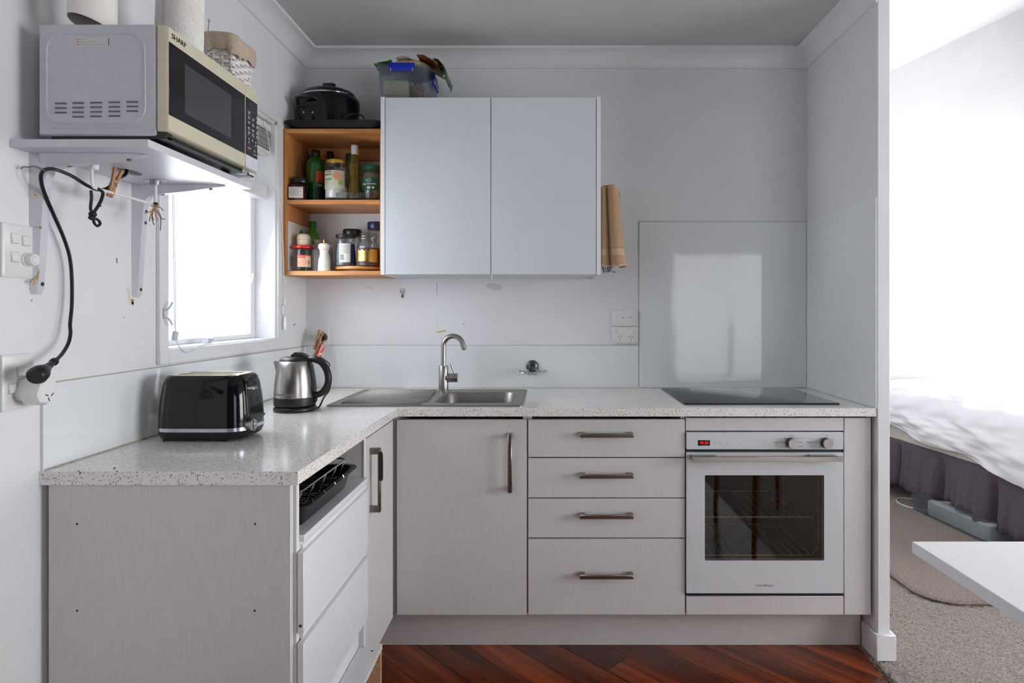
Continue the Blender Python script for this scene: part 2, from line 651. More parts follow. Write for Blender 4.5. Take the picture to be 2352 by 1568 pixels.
def pile(name, ca, cb):
    return mat(name, ca, 0.95, col2=cb, vscale=150, detail=2, bump=1.0, bscale=170, sheen=0.3)


CARPET = pile('carpet_pile', (82, 71, 64), (154, 139, 128))
RUGM = pile('rug_pile', (78, 66, 58), (142, 122, 109))

# ------------------------------------------------------------------ the room
XL, XR, XP, YB, ZC = -1.163, 1.24, 1.286, 2.911, 2.552
YP, YF, YR, XE = 2.288, 5.0, -1.9, 4.7

WY0, WY1, WZ0, WZ1 = 1.842, 2.588, 1.194, 2.112          # kitchen window opening

solo('wall_left', G().prism([(YR, 0), (YB + .15, 0), (YB + .15, ZC), (YR, ZC)], XL - .15, XL, 'x',
                            [[(WY0, WZ0), (WY1, WZ0), (WY1, WZ1), (WY0, WZ1)]]), PAINT, kind='structure', smooth=0)
solo('wall_back', G().box(XL, XR, YB, YB + .15, 0, ZC), PAINT, kind='structure')
wall_r = solo('wall_right', G().box(XR, XP, YP, YF, 0, ZC, .002), PAINT, kind='structure')
RK = .478                                                # pitch of the raked bedroom ceiling
ZE = ZC + RK * (XE - XP)
solo('wall_far', G().prism([(XP, 0), (XE, 0), (XE, ZE), (XP, ZC)], YF, YF + .12, 'y'), PAINT, kind='structure', smooth=0)
holes_e = [[(2.6, .7), (4.5, .7), (4.5, 2.2), (2.6, 2.2)], [(-.35, .55), (1.55, .55), (1.55, 2.15), (-.35, 2.15)]]
solo('wall_side', G().prism([(YR, 0), (YF, 0), (YF, ZE), (YR, ZE)], XE, XE + .12, 'x', holes_e), PAINT, kind='structure', smooth=0)
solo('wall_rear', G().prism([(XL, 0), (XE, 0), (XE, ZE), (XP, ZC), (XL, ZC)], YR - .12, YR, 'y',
                            [[(1.55, .02), (3.05, .02), (3.05, 2.05), (1.55, 2.05)]]), mat('rear_wall_low_bounce', (96, 95, 94), .8, spec=.25, var=.02, vscale=3), kind='structure', smooth=0)  # unseen wall made dark grey to cut bounce light and dim reflections
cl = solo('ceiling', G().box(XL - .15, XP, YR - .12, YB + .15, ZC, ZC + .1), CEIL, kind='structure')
part('raked_ceiling', G().prism([(XP, ZC), (XE + .12, ZC + RK * (XE + .12 - XP)), (XE + .12, ZC + .1 + RK * (XE + .12 - XP)), (XP, ZC + .1)], YR - .12, YF + .12, 'y'), TRIM, cl)
part('ceiling_batten', G().prism([(XP, ZC - .11), (XE, ZE - .11), (XE, ZE), (XP, ZC)], YF - .03, YF, 'y'), TRIM, cl)

# cove cornices, mitred in the corners
CP = [(0, 2.474), (.007, 2.474), (.007, 2.479)]
for k in range(0, 10):
    t = math.radians(90 * k / 9)
    CP.append((.066 - .058 * math.cos(t), 2.480 + .058 * math.sin(t)))
CP += [(.074, 2.540), (.074, ZC), (0, ZC)]
g = G().loft([[(XL + o, YR, z) for o, z in CP], [(XL + o, YB - o, z) for o, z in CP]])
tag(solo('trim_1', g, TRIM, kind='structure'), 'white cove cornice along the left wall')
g = G().loft([[(XL + o, YB - o, z) for o, z in CP], [(XR - o, YB - o, z) for o, z in CP]])
tag(solo('trim_2', g, TRIM, kind='structure'), 'white cove cornice across the back wall')
g = G().loft([[(XR - o, YP, z) for o, z in CP], [(XR - o, YB - o, z) for o, z in CP]])
tag(solo('trim_3', g, TRIM, kind='structure'), 'white cove cornice on the right partition')

# skirting around the end of the partition
b = thing('baseboard_right', 'white skirting around the end of the partition', None, (XP, YP, 0), kind='structure')
part('skirting', G().box(XR - .013, XR, YP, 2.384, 0, .098, .002), TRIM, b)
part('skirting_end', G().box(XR - .013, XP + .016, YP - .016, YP, 0, .098, .003), TRIM, b)
part('skirting', G().box(XP, XP + .016, YP, YF, 0, .098, .002), TRIM, b)
solo('baseboard_far', G().box(XP + .016, XE, YF - .016, YF, 0, .1, .003), TRIM, kind='structure')

# ---- timber floor: every board a part
FX1 = 1.212
fl = solo('floor', G().box(XL - .15, FX1, YR - .12, YB, -.06, -.012), DARK, kind='structure')


def clip(poly, x0, x1, y0, y1):
    for a, v, sgn in ((0, x0, 1), (0, x1, -1), (1, y0, 1), (1, y1, -1)):
        out = []
        for i in range(len(poly)):
            p, q = poly[i], poly[(i + 1) % len(poly)]
            dp, dq = sgn * (p[a] - v), sgn * (q[a] - v)
            if dp >= 0:
                out.append(p)
            if dp * dq < 0:
                t = dp / (dp - dq)
                out.append((p[0] + (q[0] - p[0]) * t, p[1] + (q[1] - p[1]) * t))
        poly = out
        if len(poly) < 3:
            return []
    return poly


BW = 0.132
rng = random.Random(5)
u = Vector((.7071, -.7071))       # along the boards: far left to near right
n_ = Vector((.7071, .7071))       # across them
k0 = int(((XL + YR) * .7071) / BW) - 1
k1 = int(((FX1 + 2.45) * .7071) / BW) + 1
for k in range(k0, k1 + 1):
    cuts = [-4.0]
    while cuts[-1] < 4.0:
        cuts.append(cuts[-1] + rng.uniform(1.3, 2.6))
    for a, bb in zip(cuts, cuts[1:]):
        q = []
        for s_, t_ in ((a + .0006, k * BW + .0011), (bb - .0006, k * BW + .0011), (bb - .0006, (k + 1) * BW - .0011), (a + .0006, (k + 1) * BW - .0011)):
            p = u * s_ + n_ * t_
            q.append((p.x, p.y))
        q = clip(q, XL, FX1, YR, 2.45)
        if len(q) >= 3:
            part('floor_board', G().prism(q, -.012, 0.0, 'z'), JARRAH, fl, smooth=0)

# ---- bedroom carpet, a dense low pile
NX, NY = 190, 270
rng = random.Random(11)
vs, fs = [], []
cx0, cx1, cy0, cy1 = FX1, 3.1, 1.9, 4.6
for j in range(NY + 1):
    for i in range(NX + 1):
        vs.append((cx0 + (cx1 - cx0) * i / NX, cy0 + (cy1 - cy0) * j / NY, rng.uniform(-.003, .003) if i else -.008))
for j in range(NY):
    for i in range(NX):
        a = j * (NX + 1) + i
        fs.append((a, a + 1, a + NX + 2, a + NX + 1))
cf = thing('floor_carpet', 'grey brown carpet of the bedroom', None, (1.3, 2.2, 0), kind='structure')
part('carpet_base', G().box(FX1, XE, YR, YF, -.06, -.006), CARPET, cf)
part('carpet_pile', G().add(vs, fs), CARPET, cf, kind='stuff', normals=False)
fr = G()
for k in range(160):
    y = 1.9 + .37 * k / 160 + rng.uniform(-.003, .003)
    x = FX1 + rng.uniform(-.006, .02)
    fr.cyl((x, y, -.004), (x + rng.uniform(-.02, .008), y + rng.uniform(-.008, .008), rng.uniform(.006, .016)), .003, .001, 5)
part('frayed_edge', fr, mat('frayed_carpet', (120, 114, 110), .95, var=.15), cf, kind='stuff')

# ---- a loose rug on the carpet beside the bed
g = G()
rings = []
for ins, z in ((0, .004), (-.004, .012), (.008, .017), (.03, .017)):
    rings.append([(min(max(p[0], 1.69 + ins + .0), 2.58 - ins), min(max(p[1], 2.70 + ins), 4.4 - ins), z) for p in
                  rrect(1.69 + ins, 2.58 - ins, 2.70 + ins, 4.4 - ins, .16 - ins * .5, 8)])
g.loft(rings)
solo('rug', g, RUGM, 'brown pile rug with a rounded corner on the carpet by the bed', 'rug')

# ------------------------------------------------------------------ kitchen window
win = thing('window_1', 'white timber kitchen window with frosted panes', None, (XL, 2.2, 1.15), kind='structure')
for nm, q in (('architrave', (WY0 - .043, WY0, 1.151, 2.152)), ('architrave', (WY1, WY1 + .047, 1.151, 2.152)),
              ('architrave', (WY0, WY1, 1.151, WZ0)), ('architrave', (WY0, WY1, WZ1, 2.152))):
    part(nm, G().box(XL, XL + .012, *q, .002), TRIM, win)
for q in ((WY0 - .004, WY0 + .012, WZ0 - .004, WZ1), (WY1 - .012, WY1 + .004, WZ0 - .004, WZ1)):
    part('jamb', G().box(XL - .13, XL + .003, *q, .001), TRIM, win)
part('sill', G().box(XL - .13, XL + .006, WY0, WY1, WZ0 - .006, WZ0 + .004, .001), TRIM, win)
part('head', G().box(XL - .13, XL + .003, WY0, WY1, WZ1 - .012, WZ1, .001), TRIM, win)
SX = XL - .082
for q in ((WY0 + .012, WY0 + .047, WZ0 + .004, WZ1 - .012), (WY1 - .047, WY1 - .012, WZ0 + .004, WZ1 - .012)):
    part('sash_stile', G().box(SX - .03, SX, *q, .002), TRIM, win)
for z0, z1 in ((WZ0 + .004, WZ0 + .022), (WZ1 - .05, WZ1 - .012)):
    part('sash_rail', G().box(SX - .03, SX, WY0 + .047, WY1 - .047, z0, z1, .002), TRIM, win)
part('transom', G().box(XL - .13, XL - .03, WY0 + .012, WY1 - .012, 1.784, 1.842, .003), TRIM, win)
part('pane', G().box(SX - .022, SX - .016, WY0 + .047, WY1 - .047, WZ0 + .022, 1.784), FROST, win)
part('pane', G().box(SX - .022, SX - .016, WY0 + .047, WY1 - .047, 1.842, WZ1 - .05),
     lit_glass('frosted_upper_glass', (226, 232, 236), .55), win)
part('catch', G().box(SX, SX + .012, WY1 - .06, WY1 - .045, 1.43, 1.446, .003).box(SX + .006, SX + .016, WY1 - .06, WY1 - .05, 1.444, 1.47, .003), TRIM, win)

# pleated blind pulled up to the head of the window
bl = thing('window_blind', 'grey pleated blind drawn up at the head of the kitchen window', 'blind', (XL - .02, 2.2, 2.0))
part('head_rail', G().box(XL - .05, XL - .012, WY0 + .016, WY1 - .016, 2.066, 2.098, .003), WPLAST, bl)
GREYF = mat('grey_blind_fabric', (150, 150, 152), .8, var=.04, vscale=80)
for k in range(6):
    z = 2.056 - k * .012
    part('pleat', G().box(XL - .047 + .003 * (k % 2), XL - .013 - .003 * (k % 2), WY0 + .018, WY1 - .018, z - .0061, z + .0061, .0008), GREYF, bl)
part('bottom_rail', G().box(XL - .048, XL - .014, WY0 + .018, WY1 - .018, 1.968, 1.988, .004), WPLAST, bl)
part('cord_guide', G().box(XL - .012, XL - .004, WY1 - .09, WY1 - .07, 2.07, 2.095, .002), WPLAST, bl)
part('lift_cord', G().tube(catmull([(XL - .006, WY1 - .08, 2.08), (XL + .006, WY1 - .07, 1.99), (XL + .016, WY1 + .02, 1.70), (XL + .018, WY1 + .042, 1.42)], 8), .0016, 5), WPLAST, bl)
# loop of cord on the near side with its joiner and clips
p = [onx(396, 447, XL + .012), onx(399, 600, XL + .012), onx(401, 735, XL + .012), onx(403, 770, XL + .012)]
part('lift_cord', G().tube(p, .0011, 5), mat('cord_translucent', (196, 198, 214), .4), bl)
p = [onx(399, 447, XL + .012), onx(403, 640, XL + .012), onx(403, 770, XL + .012)]
part('lift_cord', G().tube(p, .0011, 5), MATS['cord_translucent'], bl)
q = onx(402, 771, XL + .014)
part('cord_joiner', G().box(q.x - .006, q.x + .006, q.y - .009, q.y + .009, q.z - .015, q.z + .015, .003).rot(q, 'X', -14),
     mat('translucent_joiner', (206, 208, 214), .25), bl)
p = [onx(405, 784, XL + .014), onx(415, 800, XL + .018), onx(432, 809, XL + .02), onx(455, 797, XL + .012), onx(480, 785, XL + .0), onx(497, 781, XL - .01)]
part('cord_tail', G().tube(catmull(p, 6), .0013, 5), MATS['cord_translucent'], bl)
q = Vector((XL - .012, 2.10, WZ0 + .0155))
part('cord_toggle', G().cyl((q.x, q.y - .022, q.z), (q.x, q.y + .018, q.z), .011, .009, 12), CLEATM, bl)
# cleats
c = thing('cord_cleat', 'clear plastic cord cleat on the near side of the window frame', 'cleat', onx(377, 720, XL + .012))
q = onx(377, 720, XL + .012)
part('cleat_base', G().box(q.x, q.x + .006, q.y - .006, q.y + .006, q.z - .016, q.z + .016, .002), CLEATM, c)
for s_ in (1, -1):
    part('cleat_horn', G().tube(catmull([(q.x + .004, q.y, q.z + s_ * .008), (q.x + .016, q.y, q.z + s_ * .018), (q.x + .02, q.y + .008, q.z + s_ * .034)], 5), .003, 6), CLEATM, c)
q = Vector((XL + .012, WY1 + .034, 1.315))
c = thing('cord_cleat', 'white cord tassel and cleat at the far side of the window frame', 'cleat', q)
part('cleat_base', G().box(q.x, q.x + .01, q.y - .008, q.y + .008, q.z - .02, q.z + .02, .002), WPLAST, c)
part('cleat_horn', G().box(q.x + .006, q.x + .014, q.y - .004, q.y + .006, q.z + .02, q.z + .055, .002).rot(q, 'X', -12), WPLAST, c)
part('cleat_horn', G().box(q.x + .006, q.x + .014, q.y - .004, q.y + .006, q.z - .05, q.z - .02, .002).rot(q, 'X', 10), WPLAST, c)
part('tassel', G().lathe([(.003, .0), (.007, -.01), (.008, -.05), (.007, -.055)], (q.x + .014, q.y, q.z - .03), 10), WPLAST, c)

# ------------------------------------------------------------------ openings the photograph does not show but is lit by
for i, h in enumerate(holes_e):
    (y0, z0), (y1, z1) = h[0], h[2]
    wn = thing('window_%d' % (i + 2), 'bedroom window in the side wall', None, (XE, (y0 + y1) / 2, z0), kind='structure')
    for q in ((y0, y0 + .05, z0, z1), (y1 - .05, y1, z0, z1), (y0, y1, z0, z0 + .05), (y0, y1, z1 - .05, z1), ((y0 + y1) / 2 - .025, (y0 + y1) / 2 + .025, z0, z1)):
        part('window_frame', G().box(XE - .025, XE + .06, *q, .003), TRIM, wn)
dr = thing('door_1', 'glazed door behind the photographer', None, (2.3, YR, 0), kind='structure')
for q in ((1.55, 1.61, .02, 2.05), (2.99, 3.05, .02, 2.05), (2.27, 2.33, .02, 2.05), (1.61, 2.99, 1.99, 2.05), (1.61, 2.99, .02, .08)):
    part('door_frame', G().box(q[0], q[1], YR - .02, YR + .06, q[2], q[3], .003), TRIM, dr)

# ------------------------------------------------------------------ worktop and splashbacks
WT0, WT1 = .914, .945
LEGX, LEGY, RUNY = -.572, 1.385, 2.291
wt = thing('worktop', 'L-shaped speckled pale quartz worktop over the base cabinets', 'worktop', (0, 2.6, WT0))
bowl_o = [(x, y) for x, y in rrect(-.464, -.136, 2.388, 2.728, .06, 5)]
part('slab', G().prism([(XL, LEGY), (LEGX, LEGY), (LEGX, RUNY), (XR - .003, RUNY), (XR - .003, YB - .002), (XL, YB - .002)], WT0, WT1, 'z', [bowl_o]), QUARTZ, wt, smooth=0)
part('silicone_joint', G().box(-1.157, 1.23, 2.899, 2.905, WT1, WT1 + .005, .002).box(1.228, 1.234, RUNY + .004, 2.9, WT1, WT1 + .005, .002), SEALW, wt)
part('silicone_joint', G().box(XL + .006, XL + .010, LEGY + .008, 2.9, WT1, WT1 + .003, .001), SEAL, wt)

sp = thing('glass_splashback', 'low pale glass splashback strip behind sink and kettle', 'splashback', (-.36, 2.908, WT1), 'glass splashbacks')
part('glass_sheet', G().box(XL + .006, .430, 2.905, 2.911, WT1, 1.147, .001), SPLASH, sp)
part('seal_line', G().box(XL + .006, .430, 2.907, 2.911, 1.147, 1.1495), SEAL, sp)
sp = thing('glass_splashback', 'tall pale glass splashback on the wall behind the cooktop', 'splashback', (.83, 2.908, WT1), 'glass splashbacks')
part('glass_sheet', G().box(.434, 1.2335, 2.905, 2.911, WT1, 1.738, .001), SPLASH, sp)
part('seal_line', G().box(.4305, .434, 2.907, 2.911, WT1, 1.741).box(.4305, 1.2335, 2.907, 2.911, 1.738, 1.741), SEAL, sp)
sp = thing('glass_splashback', 'glass splashback sheet on the right partition beside the cooktop', 'splashback', (1.237, 2.6, WT1), 'glass splashbacks')
part('glass_sheet', G().box(1.234, 1.24, RUNY + .003, 2.905, WT1, 1.740, .001), SPLASH, sp)
part('edge_strip', G().box(1.2335, 1.2402, RUNY - .0005, RUNY + .003, WT1 - .001, 1.741), WPLAST, sp)
sp = thing('glass_splashback', 'glass splashback strip on the left wall behind the toaster', 'splashback', (-1.16, 2.1, WT1), 'glass splashbacks')
part('glass_sheet', G().box(XL, XL + .006, LEGY + .008, 2.905, WT1, 1.143, .001), SPLASH, sp)
part('edge_strip', G().box(XL, XL + .007, LEGY + .004, LEGY + .008, WT1, 1.144), WPLAST, sp)
part('seal_line', G().box(XL, XL + .004, LEGY + .008, 2.905, 1.143, 1.1455), SEAL, sp)

# ------------------------------------------------------------------ base cabinets, back run
FY = 2.311                         # face of the doors and drawers


def carcass(x0, x1, y0, y1, z0, z1, t=.016, top=False):
    g = G().box(x0, x0 + t, y0, y1, z0, z1).box(x1 - t, x1, y0, y1, z0, z1)
    g.box(x0 + t, x1 - t, y0, y1, z0, z0 + t).box(x0 + t, x1 - t, y1 - .006, y1, z0 + t, z1)
    return g


def bar_handle(parent, c, axis, n, L, off=.034):
    """Flat bar pull; c on the face, n = outward normal."""
    c, n = Vector(c), Vector(n)
    a = Vector((1, 0, 0)) if axis == 'x' else (Vector((0, 1, 0)) if axis == 'y' else Vector((0, 0, 1)))
    s_ = a.cross(n)

    def bx(g, ctr, la, ls, ln, b=.0015):
        g2 = G().box(-la / 2, la / 2, -ls / 2, ls / 2, -ln / 2, ln / 2, b)
        g2.xf(Matrix(((a.x, s_.x, n.x, ctr.x), (a.y, s_.y, n.y, ctr.y), (a.z, s_.z, n.z, ctr.z), (0, 0, 0, 1))))
        g.v_off = len(g.v)
        return g.add(g2.v, g2.f)
    h = part('handle', bx(G(), c + n * (off - .004), L, .0165, .009, .003), NICKEL, parent, 'satin nickel bar handle')
    for k in (-1, 1):
        part('handle_post', bx(G(), c + a * k * (L / 2 - .011) + n * (off / 2 - .003), .02, .0155, off - .004, .001), NICKEL, h)
    return h


cab = thing('sink_cabinet', 'grey grained base cabinet with one door under the sink', 'cabinet', (-.33, 2.6, .155), 'base cabinets')
part('carcass', carcass(-.592, -.081, FY + .019, 2.895, .155, .912), CARC, cab)
part('corner_filler', G().box(-.6055, -.5815, FY + .012, FY + .03, .157, .912, .001), LAM, cab)
d = part('door', G().box(-.5785, -.0835, FY, FY + .018, .155, .8985, .0012), LAM, cab)
bar_handle(d, (-.1455, FY, .7385), 'z', (0, -1, 0), .222)
part('scuff', G().cyl((-.150, FY - .0004, .8735), (-.150, FY + .001, .8735), .004, n=10), STAIN, d)

cab = thing('drawer_cabinet', 'grey grained base cabinet with four drawers beside the oven', 'cabinet', (.22, 2.6, .155), 'base cabinets')
part('carcass', carcass(-.0805, .5215, FY + .019, 2.895, .155, .912), CARC, cab)
for (y0, y1), hz in zip(((963, 1049.5), (1052, 1142.5), (1145, 1234.5), (1237.5, 1411.5)), (1000, 1094, 1187, 1325)):
    d = part('drawer_front', G().box(-.0775, .5185, FY, FY + .018, pz(y1, FY), pz(y0, FY), .0012), LAM, cab)
    bar_handle(d, (px(1393.5, 2.28), FY, pz(hz, 2.28)), 'x', (0, -1, 0), .204)

cab = thing('oven_housing', 'grey grained panels framing the oven below the cooktop', 'cabinet', (.87, 2.6, .155), 'base cabinets')
part('carcass', G().box(.5225, .5235, FY + .019, 2.895, .155, .912).box(1.2215, 1.2355, FY + .019, 2.895, .155, .912).box(.5235, 1.2215, FY + .019, 2.895, .155, .171).box(.5235, 1.2215, 2.889, 2.895, .171, .912), CARC, cab)
part('top_rail', G().box(.5225, 1.1225, FY, FY + .018, .856, .905, .0012), LAM, cab)
part('bottom_rail', G().box(.5245, 1.1225, FY, FY + .018, .156, .2265, .0012), LAM, cab)
part('filler_panel', G().box(1.1255, 1.2265, FY, FY + .018, .156, .905, .0012), LAM, cab)
part('side_return', G().box(1.2135, 1.2265, FY + .018, FY + .04, .156, .905), LAM, cab)

solo('kickboard', G().box(-.70, 1.2265, 2.386, 2.400, 0, .153, .001), LAMH, 'long grey kickboard below the back run of cabinets', 'kickboard')

# ------------------------------------------------------------------ oven
ov = thing('oven', 'white glass built-in oven with black window and steel handle', 'oven', (.823, FY, .24))
OY = 2.303
X0, X1 = px(1577, OY), px(1937, OY)
part('cavity', G().box(X0 + .03, X0 + .04, OY + .03, 2.85, .245, .765).box(X1 - .04, X1 - .03, OY + .03, 2.85, .245, .765)
     .box(X0 + .04, X1 - .04, 2.84, 2.85, .245, .765).box(X0 + .04, X1 - .04, OY + .03, 2.84, .245, .255).box(X0 + .04, X1 - .04, OY + .03, 2.84, .755, .765), DARK, ov)
cp = part('control_panel', G().box(X0, X1, OY, OY + .026, pz(1032, OY), pz(992.5, OY), .0015), OVENW, ov)
part('gap_strip', G().box(X0 + .002, X1 - .002, OY + .012, OY + .03, pz(1041, OY), pz(1032, OY)), BLACK, ov)
part('bottom_gap', G().box(X0 + .002, X1 - .002, OY + .012, OY + .03, .2275, .239), BLACK, ov)
wx0, wx1, wz0, wz1 = px(1619, OY), px(1893, OY), pz(1287, OY), pz(1091, OY)
dz0, dz1 = pz(1362, OY), pz(1039, OY)
d = part('door', G().prism([(X0, dz0), (X1, dz0), (X1, dz1), (X0, dz1)], OY, OY + .022, 'y', [rrect(wx0, wx1, wz0, wz1, .004, 3)]), OVENW, ov, smooth=0)
part('window', G().box(wx0 + .0002, wx1 - .0002, OY + .0006, OY + .006, wz0 + .0002, wz1 - .0002), OVGLASS, d, 'dark tinted glass window')
part('door_edge', G().box(X0, X1, OY + .022, OY + .028, dz0, dz1 - .002).box(0, 0, 0, 0, 0, 0) if False else G().prism([(X0, dz0), (X1, dz0), (X1, dz1), (X0, dz1)], OY + .0225, OY + .028, 'y', [[(wx0 - .01, wz0 - .01), (wx1 + .01, wz0 - .01), (wx1 + .01, wz1 + .01), (wx0 - .01, wz1 + .01)]]), BLACK, d)
HY = 2.256
hx0, hx1 = px(1592, HY), px(1938, HY)
hz0, hz1 = pz(1060, HY), pz(1049, HY)
h = part('handle', G().box(hx0, hx1, HY, HY + .009, hz0, hz1, .001), STEEL, d, 'brushed steel bar handle')
for a, bq in ((hx0, hx0 + .098), (hx1 - .113, hx1 - .012)):
    sgn = 1 if a == hx0 else -1
    part('handle_mount', G().prism([(a, HY + .009), (bq - .02, HY + .009), (bq, OY), (a, OY)] if sgn > 0 else [(a + .0, HY + .009), (bq, HY + .009), (bq - .008, OY), (a, OY)], hz0 + .001, hz1 - .001, 'z'), STEEL, h)
letters('door_lettering', 'Fisher&Paykel', .0125, GREYINK, d, frame((px(1757, OY), OY - .0001, pz(1344, OY)), (1, 0, 0), (.12, 0, 1)), xs=.95)
# display, touch marks, dials
dp = part('display', G().box(px(1603, OY), px(1630.5, OY), OY - .0006, OY + .002, pz(1023, OY), pz(1010.5, OY), .0002), BGLOSS, cp)
letters('clock_digits', '10-35', .0165, LED, dp, frame((px(1616.7, OY), OY - .0008, pz(1016.8, OY)), (1, 0, 0), (.08, 0, 1)), xs=.92)
for x_, s_ in ((1641, 'X'), (1656.5, 'o'), (1672, 'o'), (1687, '-'), (1702, '+')):
    letters('touch_mark', s_, .009, GREYINK, cp, frame((px(x_, OY), OY - .0002, pz(1017, OY)), (1, 0, 0), (0, 0, 1)))
for x_, y_, s_ in ((1789, 1015.5, 'FUNCTION'), (1865, 1015.5, 'TEMPERATURE')):
    letters('panel_lettering', s_, .0068, GREYINK, cp, frame((px(x_, OY), OY - .0002, pz(y_, OY)), (1, 0, 0), (0, 0, 1)))
for x_, y_, s_ in ((1817, 1001, 'Fan Bake'), (1804.5, 1006, 'Bake'), (1834, 1006, 'Fan Forced'), (1836.5, 1015.5, 'Fan Grill'), (1837, 1025, 'Pastry Bake'),
                   (1819, 1030, 'Classic Bake'), (1805.5, 1025, 'Grill'), (1803, 1015.5, 'o'), (1899, 1000, '100'), (1884, 1006.5, '50'), (1912, 1010, '150'), (1882, 1015, 'o'), (1896, 1029.5, '250')):
    letters('dial_lettering', s_, .0048, GREYINK, cp, frame((px(x_, OY), OY - .0002, pz(y_, OY)), (1, 0, 0), (0, 0, 1)))
part('indicator', G().cyl((px(1865, OY), OY - .0004, pz(1008, OY)), (px(1865, OY), OY + .001, pz(1008, OY)), .0014, n=8), REDINK, cp)
for x_ in (1816.5, 1896):
    c_ = Vector((px(x_, OY), OY, pz(1016, OY)))
    kn = part('dial', G().cyl(c_, c_ + Vector((0, -.022, 0)), .0195, .019, 24), BLACK, cp)
    part('dial_face', G().cyl(c_ + Vector((0, -.022, 0)), c_ + Vector((0, -.0265, 0)), .0188, .0182, 24), STEEL, kn)
    part('pointer', G().box(c_.x - .014, c_.x - .009, c_.y - .0268, c_.y - .0264, c_.z - .0006, c_.z + .0006), WINK, kn)
# wire shelves
for zz in (.506, .357):
    rk = part('wire_shelf', G().tube([(wx0 - .03, 2.385, zz + .028), (wx0 - .012, 2.380, zz + .024), (wx0 + .004, 2.376, zz), (wx1 - .012, 2.376, zz), (wx1 + .0, 2.380, zz + .024), (wx1 + .01, 2.385, zz + .028)], .0024, 6), RACKM, ov)
    part('shelf_back_wire', G().tube([(wx0 - .02, 2.72, zz), (wx1 + .02, 2.72, zz)], .0024, 6), RACKM, rk)
    wire = None
    for k in range(13):
        x_ = wx0 + .012 + k * (wx1 - wx0 - .036) / 12
        if wire is None:
            wire = part('shelf_wire', G().tube([(x_, 2.372, zz + .003), (x_, 2.72, zz + .003)], .0015, 5), RACKM, rk)
            x_first = x_
        else:
            share(wire, rk, (x_ - x_first, 0, 0))
for sx in (wx0 - .02, wx1 + .02):
    for sy in (2.40, 2.75):
        part('shelf_runner', G().tube([(sx, sy, .33), (sx, sy, .64)], .002, 6), RACKM, ov)

# ------------------------------------------------------------------ cooktop
g = G()
rings = []
for ins, z in ((.001, 0), (0, .0012), (0, .0048), (.0025, .006)):
    rings.append([(x, y, WT1 + .0005 + z) for x, y in rrect(.532 + ins, 1.140 - ins, 2.375 + ins, 2.868 - ins, .004, 3)])
solo('cooktop', g.loft(rings), HOB, 'black glass cooktop set on the worktop above the oven', 'cooktop')

# ------------------------------------------------------------------ sink and tap
sk = thing('sink', 'stainless steel sink with ribbed drainer left of the bowl', 'sink', (-.48, 2.56, WT1))
sx0, sx1, sy0, sy1 = -.855, -.100, 2.328, 2.806
g = G().prism(rrect(sx0, sx1, sy0, sy1, .012, 4), WT1 + .0005, WT1 + .0042, 'z', [rrect(-.458, -.142, 2.395, 2.722, .055, 6)])
part('rim', g, SINKM, sk, smooth=0)
g = G()
outer = rrect(sx0, sx1, sy0, sy1, .012, 4)
g.loft([[(x, y, WT1 + .0042) for x, y in rrect(sx0, sx1, sy0, sy1, .012, 4)], [(x, y, WT1 + .0062) for x, y in rrect(sx0 + .004, sx1 - .004, sy0 + .004, sy1 - .004, .010, 4)],
        [(x, y, WT1 + .0042) for x, y in rrect(sx0 + .012, sx1 - .012, sy0 + .012, sy1 - .012, .008, 4)]], False, False)
part('raised_edge', g, SINKM, sk)
g = G()
rings = []
for ins, z, r in ((-.002, .0046, .057), (.0, .0042, .055), (.004, -.004, .054), (.008, -.06, .055), (.014, -.125, .058), (.03, -.148, .05), (.08, -.152, .03)):
    rings.append([(x, y, WT1 + z) for x, y in rrect(-.458 + ins, -.142 - ins, 2.395 + ins, 2.722 - ins, r, 6)])
part('bowl', g.loft(rings, False, True), SINKM, sk)
part('waste', G().lathe([(.0, .0), (.03, .0), (.038, .002), (.04, .0)], (-.30, 2.56, WT1 - .1515), 20, False, False), CHROME, sk)
rib = None
for k in range(10):
    y_ = 2.375 + k * .0395
    xr = -.478 - .03 * (k / 9.0) + (.0 if k > 2 else -.012 * (2 - k))
    part('drainer_rib', G().loft([[(-.812 + dx, y_ + dy, WT1 + .0042 + dz) for dx, dy, dz in ((.004 * e, -.007 * q_, 0), (.004 * e, -.004 * q_, .0095 * q_), (.004 * e, .004 * q_, .0095 * q_), (.004 * e, .007 * q_, 0))]
                                 for e, q_ in ((0, .3), (2, 1))] + [[(xr + dx, y_ + dy, WT1 + .0042 + dz) for dx, dy, dz in ((0, -.007 * q_, 0), (0, -.004 * q_, .0095 * q_), (0, .004 * q_, .0095 * q_), (0, .007 * q_, 0))] for q_ in (1,)]), SINKM, sk)

tp = thing('tap', 'brushed steel gooseneck tap with side lever behind the sink', 'tap', (-.476, 2.756, WT1 + .0045))
tc_ = Vector((-.4765, 2.756, WT1 + .0045))
part('base_ring', G().lathe([(.0265, 0), (.0265, .003), (.0235, .006)], tc_, 28), STEEL, tp)
part('column', G().lathe([(.0222, .004), (.0222, .112), (.0208, .115)], tc_, 28), STEEL, tp)
pts = [tc_ + Vector((0, 0, .11)), tc_ + Vector((0, 0, .205))]
R_ = .044
for k in range(1, 15):
    a = math.radians(180 - k * 168 / 14)
    pts.append(tc_ + Vector((R_ + R_ * math.cos(a), -.004 * k / 14, .205 + R_ * math.sin(a))))
e = pts[-1]
dv = (pts[-1] - pts[-2]).normalized()
pts.append(e + dv * .026)
so = part('spout', G().tube(pts, .0118, 16), STEEL, tp)
part('aerator', G().cyl(pts[-1] - dv * .0005, pts[-1] + dv * .003, .0086, .0086, 14), BLACK, so)
part('side_body', G().cyl(tc_ + Vector((.012, 0, .06)), tc_ + Vector((.046, 0, .06)), .0208, n=24), STEEL, tp)
